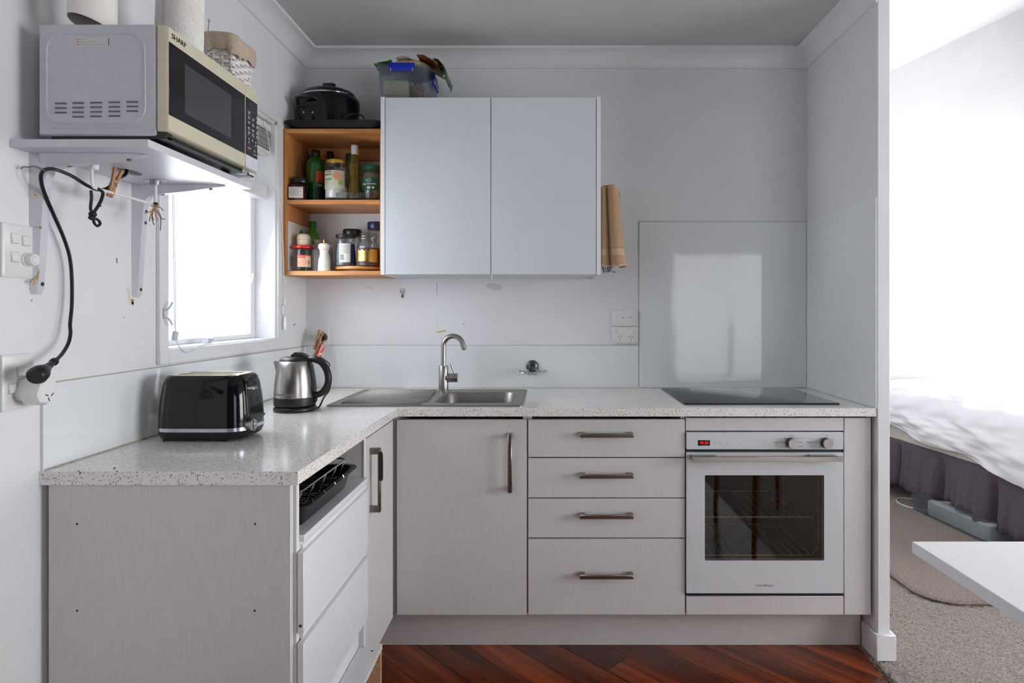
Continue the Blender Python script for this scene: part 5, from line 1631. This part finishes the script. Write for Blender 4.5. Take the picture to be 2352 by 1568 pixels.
# door: cream frame, black glass, mesh window
YD = 1.6625
dz0, dz1 = 1.703, 1.9365
part('door_gap', G().box(MX1, MX1 + .003, MY0 + .004, MY1 - .002, MZ0 + .006, MZ1 - .004), BLACK, mw)
gy0, gy1, gz0, gz1 = MY0 + .0035, YD - .003, 1.7405, 1.9005
door = part('door', G().loft([[(x, y, z) for y, z in rrect(MY0 + .0005, YD, dz0, dz1, .004, 2)] for x in (MX1 + .003, MXD - .006)] + [[(MXD, y, z) for y, z in rrect(MY0 + .0035, YD, dz0 + .004, dz1 - .004, .004, 2)]]), CREAM, mw, 'cream door with black glass')
gl = part('door_glass', G().box(MXD - .001, MXD + .0012, MY0 + .004, YD - .0025, gz0, gz1, .0004), BGLOSS, door)
w0, w1 = FPX * .831 / (1260 - 422.5), FPX * .831 / (1260 - 529.7)
part('mesh_window', G().box(MXD + .0011, MXD + .0016, w0, w1, 1.7615, 1.8745), mat('door_mesh', (58, 58, 62), .22, var=.05, vscale=900), gl)
letters('door_lettering', 'SHARP', .0165, INK, door, frame((MXD + .0003, 1.3655, 1.9175), (0, 1, 0), (0, 0, 1)), xs=1.12)
letters('door_lettering', 'SHARP', .0163, INK, door, frame((MXD + .0003, 1.3660, 1.9175), (0, 1, 0), (0, 0, 1)), xs=1.12)
part('hinge', G().box(MX1 - .004, MXD - .006, MY0 + .004, MY0 + .026, MZ0 - .006, dz0, .001), BLACK, mw)
part('hinge', G().box(MX1 - .002, MXD - .004, MY1 - .075, MY1 - .05, MZ0 - .006, dz0 - .001, .001), CHROME, mw)
# control panel
cpn = part('control_panel', G().loft([[(x, y, z) for y, z in rrect(YD + .0015, MY1 + .0005, dz0, dz1, .004, 3)] for x in (MX1 + .003, MXD - .005)] + [[(MXD, y, z) for y, z in rrect(YD + .0025, MY1 - .003, dz0 + .004, dz1 - .004, .004, 3)]]), CREAM, mw, 'cream control panel with black keypad')
kp_ = part('keypad', G().box(MXD - .001, MXD + .0012, YD + .004, MY1 - .004, 1.742, 1.9, .0004), BGLOSS, cpn)
part('lower_cover', G().box(MXD - .001, MXD + .0008, YD + .003, MY1 - .002, dz0 + .004, 1.741, .0004), mat('lilac_white_plastic', (214, 212, 224), .35), cpn)
ky0 = YD + .004
for row, z in enumerate((1.861, 1.848, 1.834, 1.818, 1.806)):
    for cI in range(3):
        if row == 0 and cI == 1:
            continue
        y = ky0 + .010 + cI * .0235
        for q_ in range(2):
            part('key_print', G().box(MXD + .0012, MXD + .0015, y, y + .013 - .004 * ((row + cI + q_) % 2), z - q_ * .0044, z + .0017 - q_ * .0044), WINK, kp_)
for z in (1.8675, 1.854, 1.797, 1.772):
    part('key_line', G().box(MXD + .0012, MXD + .0014, ky0 + .006, MY1 - .01, z, z + .0007), GREYINK, kp_)
for y, z in ((.016, 1.788), (.035, 1.788), (.054, 1.788), (.016, 1.779), (.054, 1.779)):
    part('key_symbol', G().lathe([(.0022, 0), (.0032, 0), (.0032, .0003), (.0022, .0003), (.0022, 0)], (0, 0, 0), 12, False, False).xf(frame((MXD + .0013, ky0 + y, z), (0, 1, 0), (0, 0, 1))), WINK, kp_)
letters('key_lettering', 'STOP', .0075, WINK, kp_, frame((MXD + .0014, ky0 + .018, 1.762), (0, 1, 0), (0, 0, 1)))
part('key_line', G().box(MXD + .0012, MXD + .0014, ky0 + .008, ky0 + .028, 1.755, 1.7558), RED, kp_)
part('key_symbol', G().lathe([(.0025, 0), (.0036, 0), (.0036, .0003), (.0025, .0003), (.0025, 0)], (0, 0, 0), 12, False, False).xf(frame((MXD + .0013, ky0 + .048, 1.762), (0, 1, 0), (0, 0, 1))), WINK, kp_)
part('key_line', G().box(MXD + .0012, MXD + .0014, ky0 + .04, ky0 + .062, 1.751, 1.7522), WINK, kp_)
part('clock_window', G().box(MXD + .0011, MXD + .0014, ky0 + .012, ky0 + .058, 1.874, 1.892), mat('clock_dark', (26, 28, 28), .2), kp_)

# ---- mains lead down to the socket
ld = thing('mains_lead', 'black mains lead looped from the microwave down to the wall socket', 'cord', (-1.13, 1.4, 1.14))
pts = [(-1.075, 1.545, 1.70), (-1.075, 1.545, 1.66), tuple(onx(262, 412, -1.075)), tuple(onx(250, 430, -1.078)), tuple(onx(226, 436, -1.082)), tuple(onx(200, 426, -1.085)), tuple(onx(165, 404, -1.09)),
       tuple(onx(130, 390, -1.10)), tuple(onx(110, 388, -1.11)), tuple(onx(97, 395, -1.118)), tuple(onx(94, 412, -1.124)), tuple(onx(101, 440, -1.132)), tuple(onx(122, 490, -1.138)), tuple(onx(146, 545, -1.14)),
       tuple(onx(160, 590, -1.14)), tuple(onx(165, 640, -1.14)), tuple(onx(165, 700, -1.138)), tuple(onx(161, 745, -1.135)), tuple(onx(162, 765, -1.13)), tuple(onx(157, 788, -1.125)), tuple(onx(143, 812, -1.115)), tuple(onx(126, 829, -1.105))]
part('cord', G().tube(catmull(pts, 6), .0040, 8), mat('cord_black', (24, 24, 27), .32, var=.08), ld)
tw = [tuple(onx(a, b_, XL + o)) for a, b_, o in ((47, 388, .01), (54, 383, .014), (64, 384, .022), (75, 382, .03), (88, 385, .045), (106, 394, .062))]
part('wire_tie', G().tube(catmull(tw, 5), .0014, 5), mat('grey_wire', (112, 106, 108), .5), ld)
a0, a1 = onx(126, 829, -1.105), onx(85, 862, -1.085)
dv_ = (a1 - a0)
part('strain_relief', G().tube([a0, a0 + dv_ * .10, a0 + dv_ * .12, a0 + dv_ * .5], [.0085, .0085, .0062, .0088], 12), BLACK, ld)
part('plug', G().tube([a0 + dv_ * .46, a0 + dv_ * .62, a0 + dv_ * .8, a0 + dv_ * 1.02, a0 + dv_ * 1.12], [.009, .0125, .018, .0195, .015], 16), BLACK, ld)

# ------------------------------------------------------------------ switches on the left wall
outlet('white light switch plate with three rockers and a dimmer knob', left_frame(1.323, 1.4415), .076, .117,
       (('bigswitch', -.010, .026), ('bigswitch', .0175, .024), ('bigswitch', -.010, -.014), ('dimmer', .0215, -.017)), .009)
outlet('white power point holding the double adaptor on the left wall', left_frame(1.323, 1.157), .078, .122, (('bigswitch', .004, .022), ('bigswitch', -.017, -.013)), .010)
ad = Vector((XL + .0105, 1.332, 1.139))
t = thing('plug_adaptor', 'chunky white double adaptor plugged into the left wall socket', 'adaptor', ad)
MA = frame(ad, (0, .95, -.3), (0, .3, .95))
g = G().loft([[(x * k_, y * k_, z) for x, y in ((-.026, -.02), (-.012, -.034), (.018, -.032), (.030, -.012), (.026, .022), (.004, .034), (-.022, .024))] for k_, z in ((.78, 0), (.80, .012), (1.0, .02), (1.0, .04), (.86, .052))])
part('adaptor_body', g.xf(MA), WPLAST, t, smooth=30)
for dx, dy, an in ((.012, -.020, 40), (.018, -.008, -30), (.004, -.012, 80)):
    part('socket_slot', G().box(-.001, .001, -.0045, .0045, .0515, .0526).rot((0, 0, 0), 'Z', an).xf(MA @ Matrix.Translation((dx, dy, 0))), DARK, t)

# ------------------------------------------------------------------ on top of the microwave
MT = MZ1 + .0002
# rolled white tube, cut on the slant
cx, cy, r = px(213, 1.374), 1.374, .0465
t = thing('white_tube', 'white rolled tube standing on the near end of the microwave', 'tube', (cx, cy, MT))
n = 36
rg = []
for rr, zz in ((r, 0), (r, 1), (r - .0012, 1), (r - .0012, 0)):
    row = []
    for k in range(n):
        a = 2 * PI * k / n
        lift = .030 * (1 + math.cos(a - math.radians(220))) / 2
        row.append((cx + rr * math.cos(a), cy + rr * math.sin(a), MT + (lift if zz == 0 else .30)))
    rg.append(row)
g = G().loft(rg + [rg[0]], False, False)
part('tube', g, mat('white_card', (232, 228, 224), .6, var=.01), t)


def roll(label, cx, cy, r, h, lean, ang):
    t = thing('paper_towel', label, 'paper towel roll', (cx, cy, MT), 'paper towel rolls on the microwave')
    g = G().lathe([(.02, .0), (r - .002, .0), (r, .002), (r, h - .002), (r - .002, h), (.02, h)], (cx, cy, MT), 40, False, False)
    part('roll', g, PAPER, t)
    part('core', G().lathe([(.019, .001), (.021, .001), (.021, h), (.019, h), (.019, .001)], (cx, cy, MT), 20, False, False), KBAG, t)
    part('loose_sheet', G().tube([(cx + r * math.cos(ang), cy + r * math.sin(ang), MT + .004), (cx + r * math.cos(ang), cy + r * math.sin(ang), MT + h - .004)], .0016, 6), PAPER, t)
    for k in range(7):
        a = ang + .7 + k * .42
        for q_, zz in enumerate((.04, .10, .16)):
            for rad in (.006, .012, .018):
                M4 = frame((cx + (r - .0003) * math.cos(a), cy + (r - .0003) * math.sin(a), MT + zz + .02 * (k % 2)), (-math.sin(a), math.cos(a), 0), (0, 0, 1))
                pts_ = []
                for u_ in range(14):
                    th = 2 * PI * u_ / 14
                    xx, yy = rad * math.cos(th), rad * math.sin(th)
                    ph = xx / r
                    pts_.append(M4 @ Vector((r * math.sin(ph), yy, r * math.cos(ph) - r)))
                EMB.setdefault(t.name, G()).tube(pts_, .0009, 4, True)
    part('embossing', EMB[t.name], PAPER, t, kind='stuff')
    t.rotation_euler = lean
    return t


EMB = {}
roll('paper towel roll standing at the front centre of the microwave top', px(423, 1.52), 1.52, .0418, .225, (0, .02, 0), 3.75)
roll('paper towel roll leaning behind the front roll on the microwave', px(415, 1.588) - .02, 1.588, .0435, .225, (0, .03, 0), 4.3)
t = thing('radio_aerial', 'thin telescopic metal aerial with ball tip on the microwave', 'aerial', (-.905, 1.607, MT))
part('aerial_base', G().box(-.925, -.880, 1.585, 1.614, MT, MT + .02, .004), BLACK, t)
a_t, a_b = Vector((px(480, 1.6), 1.600, pz(47, 1.6))), Vector((px(470.5, 1.605), 1.605, MT + .019))
part('aerial_rod', G().cyl(a_b, a_b + (a_t - a_b) * .5, .0019, n=10).cyl(a_b + (a_t - a_b) * .5, a_t, .0015, n=10), CHROME, t)
part('aerial_tip', G().ball(a_t, .0038, 12, 8), CHROME, t)

# wicker basket with a linen liner
bx0, bx1, by0, by1 = -1.02, -.862, 1.628, 1.80
by0, by1 = 1.645, 1.762
bx0, bx1 = -1.03, -.851
t = thing('wicker_basket', 'white wicker basket with beige linen liner on the microwave', 'basket', (-.95, 1.68, MT))
BH = .122


def bring(z, out=0.0, n=6):
    f = z / BH
    e = -.012 * (1 - f) + out
    return rrect(bx0 - e, bx1 + e, by0 - e, by1 + e, .016 + max(e, -.01), n)


def dense(loop, m):
    """Evenly spaced points around a closed 2-D loop."""
    L = [0.0]
    for i in range(len(loop)):
        p, q_ = loop[i], loop[(i + 1) % len(loop)]
        L.append(L[-1] + math.hypot(q_[0] - p[0], q_[1] - p[1]))
    out = []
    for k in range(m):
        s_ = L[-1] * k / m
        i = max(j for j in range(len(loop)) if L[j] <= s_ + 1e-9)
        f = (s_ - L[i]) / max(1e-9, L[i + 1] - L[i])
        p, q_ = loop[i], loop[(i + 1) % len(loop)]
        out.append((p[0] + (q_[0] - p[0]) * f, p[1] + (q_[1] - p[1]) * f))
    return out


NS = 22
rowsz = [.006 + k * .0095 for k in range(12)]
for k, z in enumerate(rowsz):
    base = dense(bring(z), NS * 4)
    c0 = Vector(((bx0 + bx1) / 2, (by0 + by1) / 2))
    pts = []
    for i, p in enumerate(base):
        v = Vector(p)
        nrm = (v - c0)
        nrm = Vector((nrm.x / (bx1 - bx0) , nrm.y / (by1 - by0)))
        nrm.normalize()
        wob = .0032 * math.cos(PI * i / 4 + (PI if k % 2 else 0))
        v = v + nrm * wob
        pts.append((v.x, v.y, MT + z))
    part('weave_strand', G().loft([[Vector(p) + Vector((0, 0, dz)) + Vector(((Vector(p).xy - c0).normalized() * o).to_tuple() + (0,)) for o, dz in ((-.0012, -.0045), (.0014, -.0038), (.0014, .0038), (-.0012, .0045))] for p in pts + [pts[0]]], False, False), WICKER, t, smooth=60)
sk0 = dense(bring(0), NS)
sk1 = dense(bring(BH), NS)
for p, q_ in zip(sk0, sk1):
    part('stake', G().cyl((p[0], p[1], MT + .001), (q_[0], q_[1], MT + BH), .0022, n=6), WICKER, t)
part('base', G().prism(bring(0), MT + .0005, MT + .004, 'z'), WICKER, t)
rng = random.Random(4)
rings = []
N_ = 64
for z, o in ((.074, .010), (.078, .0125), (.10, .0105), (.119, .008), (.127, .002), (.125, -.008), (.10, -.012)):
    row = []
    for i, p in enumerate(dense(bring(z, o), N_)):
        wv = .003 * math.sin(i * 1.7 + z * 40) * (1 if z < .115 else .3)
        dz = (.006 * math.sin(i * .55) + .004 * math.sin(i * 1.9)) if z < .09 else 0
        row.append((p[0] + wv * .6, p[1] + wv * .6, MT + z + dz + .004 * math.sin(i * .3)))
    rings.append(row)
part('linen_liner', G().loft(rings, False, False), LINEN, t, smooth=180)

# ------------------------------------------------------------------ toaster
TX0, TX1, TY0, TY1, TZ = -1.112, -.853, 1.690, 1.862, WT1 + .006
t = thing('toaster', 'glossy black toaster with a silver band on the worktop', 'toaster', ((TX0 + TX1) / 2, (TY0 + TY1) / 2, WT1))
TC = ((TX0 + TX1) / 2, (TY0 + TY1) / 2)


def tring(ix, iy, z, r):
    return [(x, y, TZ + z) for x, y in rrect(TX0 + ix, TX1 - ix, TY0 + iy, TY1 - iy, r, 7)]


part('base', G().loft([tring(.014, .010, 0, .04), tring(.008, .005, .004, .045), tring(.002, .001, .016, .05), tring(.0005, .0, .0225, .052)]), BLACK, t)
part('band', G().loft([tring(.0, -.0008, .0225, .052), tring(.0, -.0008, .0325, .052)]), mat('polished_silver', (190, 194, 204), .18, 1.0), t)
part('shell', G().loft([tring(.0005, .0, .0327, .052), tring(.001, .0005, .06, .052), tring(.004, .004, .11, .05), tring(.010, .010, .150, .046), tring(.016, .016, .170, .042), tring(.024, .023, .1765, .036)]), mat('toaster_black', (8, 9, 15), .08, var=.1, spec=.4), t)
tp_ = part('top_plate', G().prism(rrect(TX0 + .028, TX1 - .028, TY0 + .027, TY1 - .027, .03, 5), TZ + .1766, TZ + .1788, 'z', [rrect(TX0 + .05, TX1 - .05, TY0 + .046, TY0 + .076, .004, 2), rrect(TX0 + .05, TX1 - .05, TY1 - .076, TY1 - .046, .004, 2)]), STEEL, t)
for y0_, y1_ in ((TY0 + .046, TY0 + .076), (TY1 - .076, TY1 - .046)):
    part('slot', G().box(TX0 + .05, TX1 - .05, y0_, y1_, TZ + .1767, TZ + .1772), DARK, tp_)
    part('slot_wire', G().tube([(TX0 + .052, (y0_ + y1_) / 2, TZ + .1785), (TX1 - .052, (y0_ + y1_) / 2, TZ + .1785)], .0012, 5), BRASS, tp_)
ex = TX1 - .006
part('lever_track', G().box(ex - .010, ex + .0045, TC[1] - .046, TC[1] - .034, TZ + .05, TZ + .165, .003), BMATT, t)
part('lever', G().loft([[(x, TC[1] - .040 + b_, TZ + .140 + c_) for b_, c_ in ((-w_, -.002), (w_, -.002), (w_, h_), (-w_, h_))] for x, w_, h_ in ((ex - .008, .006, .004), (ex + .006, .010, .004), (ex + .020, .012, .003), (ex + .023, .010, .001))]), STEEL, t)
part('track_trim', G().tube([(ex + .004, TC[1] - .048, TZ + .06), (ex - .003, TC[1] - .047, TZ + .15)], .0016, 6), CHROME, t)
kn = part('dial', G().cyl((ex - .002, TC[1] - .040, TZ + .036), (ex + .018, TC[1] - .044, TZ + .036), .0175, .0165, 24), STEEL, t)
part('dial_grip', G().box(ex + .017, ex + .0215, TC[1] - .046, TC[1] - .041, TZ + .022, TZ + .050, .001), STEEL, kn)
part('spare_lever', G().box(TX0 - .007, TX0 + .012, TC[1] - .03, TC[1] - .022, TZ + .143, TZ + .149, .002), STEEL, t)
for x in (TX0 + .035, TX1 - .05):
    for y in (TY0 + .02, TY1 - .02):
        part('foot', G().cyl((x, y, WT1 + .0003), (x, y, TZ + .002), .008, n=12), BMATT, t)
dd = 1.80
cpts = [(TX1 - .03, TY1 - .05, WT1 + .012), (px(556, 1.735), 1.735, WT1 + .010), (px(575, 1.75), 1.76, WT1 + .014), (px(592, 1.80), 1.80, WT1 + .030), (px(600, 1.84), 1.84, WT1 + .056), (px(594, 1.87), 1.87, WT1 + .074), (px(578, 1.87), 1.88, WT1 + .079), (px(560, 1.87), 1.878, WT1 + .066), (TX1 - .02, TY1 + .004, WT1 + .05)]
part('cord', G().tube(catmull(cpts, 7), .0038, 8), BLACK, t)

# ------------------------------------------------------------------ kettle
KX, KY, KZ = px(678, 2.243), 2.243, WT1
t = thing('kettle', 'brushed steel electric kettle with black handle on the worktop', 'kettle', (KX, KY, KZ))
part('power_base', G().lathe([(.073, .0003), (.0745, .004), (.0745, .012), (.071, .0165), (.06, .0175)], (KX, KY, KZ), 44), BLACK, t)
part('lower_band', G().lathe([(.066, .0185), (.0725, .022), (.0735, .03), (.0735, .052)], (KX, KY, KZ), 44), BLACK, t)
bd = part('body', G().lathe([(.0737, .0522), (.0738, .056), (.072, .09), (.0675, .13), (.0610, .165), (.0565, .181), (.054, .1835)], (KX, KY, KZ), 44), STEEL, t)
part('lid', G().lathe([(.0545, .1836), (.0535, .188), (.047, .1955), (.038, .198), (0, .199)], (KX, KY, KZ), 36, True, False), BLACK, t)
part('lid_lever', G().loft([[(KX + x, KY + w_ * k, KZ + z) for k, z in ((-1, z0), (1, z0), (1, z1), (-1, z1))] for x, w_, z0, z1 in ((.0, .016, .196, .214), (.012, .018, .196, .2145), (.030, .018, .192, .210), (.050, .016, .186, .198), (.060, .014, .178, .188))]), BLACK, t)
part('lid_button', G().box(KX - .012, KX - .004, KY - .012, KY + .012, KZ + .196, KZ + .208, .002), mat('blue_black_plastic', (30, 38, 56), .3), t)
part('spout', G().loft([[(KX - .078, KY - .004, KZ + .178), (KX - .078, KY + .004, KZ + .178), (KX - .0775, KY + .004, KZ + .182), (KX - .0775, KY - .004, KZ + .182)], [(KX - .058, KY - .02, KZ + .128), (KX - .058, KY + .02, KZ + .128), (KX - .05, KY + .026, KZ + .1825), (KX - .05, KY - .026, KZ + .1825)]]), STEEL, t)
hp = [(KX + .046, KY, KZ + .187), (KX + .072, KY - .002, KZ + .190), (KX + .098, KY - .004, KZ + .178), (KX + .118, KY - .005, KZ + .150), (KX + .125, KY - .006, KZ + .115), (KX + .117, KY - .005, KZ + .085), (KX + .098, KY - .003, KZ + .064), (KX + .07, KY - .001, KZ + .055)]
hpts = catmull(hp, 5)
part('handle', G().tube(hpts, [.0115] * 5 + [.0125] * (len(hpts) - 12) + [.0115] * 7, 12), BLACK, t)
part('handle_spine', G().loft([[(KX + r_ * math.cos(a), KY + r_ * math.sin(a), KZ + z) for a in (-.28, -.14, 0, .14, .28)] + [(KX + (r_ - .006) * math.cos(a), KY + (r_ - .006) * math.sin(a), KZ + z) for a in (.28, 0, -.28)] for r_, z in ((.0755, .053), (.0742, .09), (.0698, .13), (.0632, .165), (.0585, .183))]), BLACK, t)
part('switch', G().box(KX + .071, KX + .079, KY - .010, KY + .010, KZ + .032, KZ + .046, .002), BLACK, t)
a_ = math.radians(262)
letters('kettle_lettering', 'Russell Hobbs', .0125, GREYINK, bd, frame((KX + .0737 * math.cos(a_), KY + .0737 * math.sin(a_), KZ + .067), (-math.sin(a_), math.cos(a_), 0), (.0, .03, 1)), bend=.0739)
a_ = math.radians(226)
part('kettle_emblem', G().lathe([(.0035, 0), (.0045, 0), (.0045, .0004), (.0035, .0004), (.0035, 0)], (0, 0, 0), 16, False, False, .8, 1.1).xf(frame((KX + .0736 * math.cos(a_), KY + .0736 * math.sin(a_), KZ + .067), (-math.sin(a_), math.cos(a_), 0), (0, 0, 1))), GREYINK, bd)

# crumbs on the worktop
rng = random.Random(8)
for k, (x, y, c_) in enumerate(((181, 1083, (150, 96, 50)), (184, 1088, (60, 44, 36)), (263, 1076, (120, 70, 40)), (269, 1084, (160, 90, 50)), (394, 1040, (212, 170, 90)))):
    d = FPX * (EYE - WT1) / (y - VY)
    solo('crumb', G().ball((px(x, d), d, WT1 + .0017), .0024, 7, 5, .7), mat('crumb_%d' % k, c_, .9, var=.2, vscale=300), ('brown bread crumb farthest left on the worktop edge', 'dark speck of crumb beside the leftmost crumb', 'dark brown crumb in the pair before the toaster', 'orange brown crumb in the pair before the toaster', 'tiny yellow crumb closest to the toaster foot')[k], 'crumb', 'crumbs on the worktop')

# ------------------------------------------------------------------ bed seen through the opening
BX0, BX1, BY0, BY1 = 2.45, 3.85, 2.75, 4.82
bd = thing('bed', 'double bed with mauve grey valance beyond the partition', 'bed', ((BX0 + BX1) / 2, (BY0 + BY1) / 2, 0))
part('bed_base', G().box(BX0 + .10, BX1 - .10, BY0 + .08, BY1 - .02, .18, .40, .01), mat('base_fabric', (120, 112, 116), .9), bd)
for x in (BX0 + .14, BX1 - .14):
    for y in (BY0 + .14, BY1 - .1):
        part('leg', G().box(x - .03, x + .03, y - .03, y + .03, .004, .18, .004), BLACK, bd)
part('mattress', G().loft([[(x, y, z) for x, y in rrect(BX0 + i_, BX1 - i_, BY0 + i_, BY1 - i_, .08, 6)] for i_, z in ((.03, .402), (.0, .42), (-.004, .52), (.0, .62), (.03, .645))]), MATT, bd)
# pleated valance along the near side and the foot
rows = []
edge = []
N_ = 230
for k in range(N_ + 1):
    f = k / N_
    y = BY1 - .02 - (BY1 - BY0 + .0) * f
    edge.append((BX0 - .002, y, -1, 0))
M_ = 120
for k in range(1, M_ + 1):
    edge.append((BX0 + (BX1 - BX0) * k / M_, BY0 - .022, 0, -1))
rng = random.Random(12)
cuts_ = [0]
while cuts_[-1] < len(edge):
    cuts_.append(cuts_[-1] + rng.choice((28, 36, 44)))
nrow = 9
for r_ in range(nrow):
    f = r_ / (nrow - 1)
    z = .43 - f * .325
    row = []
    for k, (x, y, ax, ay) in enumerate(edge):
        seg = max(i for i in range(len(cuts_)) if cuts_[i] <= k)
        u_ = (k - cuts_[seg]) / (cuts_[seg + 1] - cuts_[seg])
        bulge = (.004 + .045 * f) * math.sin(PI * min(1, u_ * 1.03)) ** .6 - .075 * f * math.exp(-((u_ - .95) / .07) ** 2)
        bulge += .010 * f * math.sin(k * .42 + 2 * f) + .006 * f * math.sin(k * .95)
        zz = z + .035 * f * math.exp(-((y - 3.72) / .32) ** 2) + .010 * f * math.sin(k * .11) + .006 * f * math.sin(k * .37)
        row.append((x + ax * bulge, y + ay * bulge, zz))
    rows.append(row)
g = G()
Cn = len(edge)
g.add([p for r in rows for p in r], [(i * Cn + j, i * Cn + j + 1, (i + 1) * Cn + j + 1, (i + 1) * Cn + j) for i in range(nrow - 1) for j in range(Cn - 1)])
o = part('valance', g, VAL, bd, smooth=180)
sd = o.modifiers.new('thickness', 'SOLIDIFY')
sd.thickness = .003

# duvet: one soft sheet over the mattress, hanging lower at the near corner
def hsh(a, b_):
    return math.sin(a * 12.9898 + b_ * 78.233) * 43758.5453 % 1


def wave(s_, t_):
    v = 0
    for k, (fa, fb, am, ph) in enumerate(((3.1, 2.3, .010, .3), (7.3, 4.9, .0045, 1.7), (12.7, 5.1, .0022, 2.9), (5.2, 9.3, .0026, .8))):
        v += am * math.sin(fa * s_ * 2 + ph + 1.5 * math.sin(fb * t_ + ph))
    return v


rows = []
NYD, NXD = 120, 90
for j in range(NYD + 1):
    y = BY1 - .005 - (BY1 - BY0 + .10) * j / NYD
    fy = j / NYD
    drop = .135 + .006 * math.sin(fy * 17 + 1) + .22 * max(0, fy - .25) + (.08 * max(0, (fy - .76) / .24) ** .7 if fy > .76 else 0)
    row = []
    prof = []
    top = .735 + .02 * math.sin(fy * 3) - .06 * max(0, fy - .92) / .08
    # side hang, rounded shoulder, top
    H_ = drop + .09
    for i in range(NXD + 1):
        s_ = i / NXD
        if s_ < .34:
            q_ = s_ / .34
            x = BX0 - .042 - .022 * math.sin(PI * q_) + .0 * q_
            z = (top - .10 - drop) + q_ * drop
        elif s_ < .5:
            a = (s_ - .34) / .16 * PI / 2
            x = BX0 - .042 + .13 * (1 - math.cos(a))
            z = top - .10 + .10 * math.sin(a)
        else:
            q_ = (s_ - .5) / .5
            x = BX0 + .088 + q_ * (BX1 - BX0 - .10)
            z = top + .045 * math.sin(PI * min(1, q_ * 1.2)) ** .7
        n_w = wave(y * 1.6, s_ * 5.5)
        k_ = max(0, fy - .80) / .20
        if s_ < .42:
            x -= n_w * 1.1 + k_ * .035 * math.sin(s_ * 22 + y * 24)
            z += .010 * math.sin(y * 11) * (1 if s_ < .05 else 0)
        else:
            z += n_w * .9
        row.append((x, y, z))
    rows.append(row)
g = G()
Cn = NXD + 1
g.add([p for r in rows for p in r], [(i * Cn + j, i * Cn + j + 1, (i + 1) * Cn + j + 1, (i + 1) * Cn + j) for i in range(NYD) for j in range(NXD)])
t = thing('duvet', 'rumpled white duvet hanging over the side of the bed', 'duvet', ((BX0 + BX1) / 2, (BY0 + BY1) / 2, .43))
o = part('cover', g, DUVET, t, smooth=180)
sd = o.modifiers.new('thickness', 'SOLIDIFY')
sd.thickness = .012
sb = o.modifiers.new('soft', 'SUBSURF')
sb.levels = sb.render_levels = 1

# clear tub under the bed
TBX, TBY0, TBY1 = BX0 - .07, 3.34, 4.0
t = thing('underbed_tub', 'clear plastic storage tub pushed under the bed', 'storage tub', (TBX + .2, 3.7, .018))
g = G()
rings = []
for ins, z, r_ in ((.02, .0185, .03), (.012, .022, .034), (.0, .145, .04), (-.008, .147, .042), (-.008, .155, .042), (.004, .155, .036), (.016, .026, .03)):
    rings.append([(x, y, z) for x, y in rrect(TBX + ins, TBX + .5 - ins, TBY0 + ins, TBY1 - ins, r_, 4)])
part('tub', g.loft(rings), TUBM, t)
c = thing('folded_linen', 'cream folded linen inside the tub under the bed', 'linen', (TBX + .22, 3.7, .027))
part('stack', G().loft([[(x, y, z) for x, y in rrect(TBX + .02 + i_, TBX + .46 - i_, TBY0 + .04 + i_, TBY1 - .14 - i_, .03, 4)] for i_, z in ((.004, .0275), (0, .035), (.0, .11), (.012, .12))]), mat('cream_linen', (226, 222, 208), .85, var=.03, bump=.3, bscale=40), c)
# white lead on the floor by the bed
lw = [(2.52, 4.15, .022), (2.44, 4.20, .0215), (2.37, 4.14, .0215), (2.36, 4.04, .0215), (2.42, 3.95, .0215), (2.53, 3.88, .0215)]
solo('white_cable', G().tube(catmull(lw, 6), .004, 7), WPLAST, 'thin white cable looping on the rug under the valance', 'cable')

# the bed stands slightly askew to the kitchen walls
PV = Vector((2.43, 3.8, 0))
for o in [q for q in bpy.data.objects if q.parent is None and q.name in ('bed', 'duvet', 'underbed_tub', 'folded_linen')]:
    R6 = Matrix.Rotation(math.radians(5.5), 3, 'Z')
    o.location = PV + R6 @ (o.location - PV)
    o.rotation_euler = (0, 0, math.radians(5.5))

# ------------------------------------------------------------------ white table in the right foreground
tb = thing('white_table', 'white table with pale top corner in the right foreground', 'table', (1.35, 1.0, 0))
part('table_top', G().box(.885, 1.75, .42, 1.48, .722, .750, .0015), mat('table_white', (230, 231, 235), .35, var=.006), tb)
for x, y, dx, dy in ((1.14, 1.30, -.03, .03), (1.50, 1.30, .03, .03), (1.14, .60, -.03, -.03), (1.50, .60, .03, -.03)):
    part('leg', G().cyl((x, y, .722), (x + dx, y + dy, .001), .021, .014, 16), LEGW, tb)
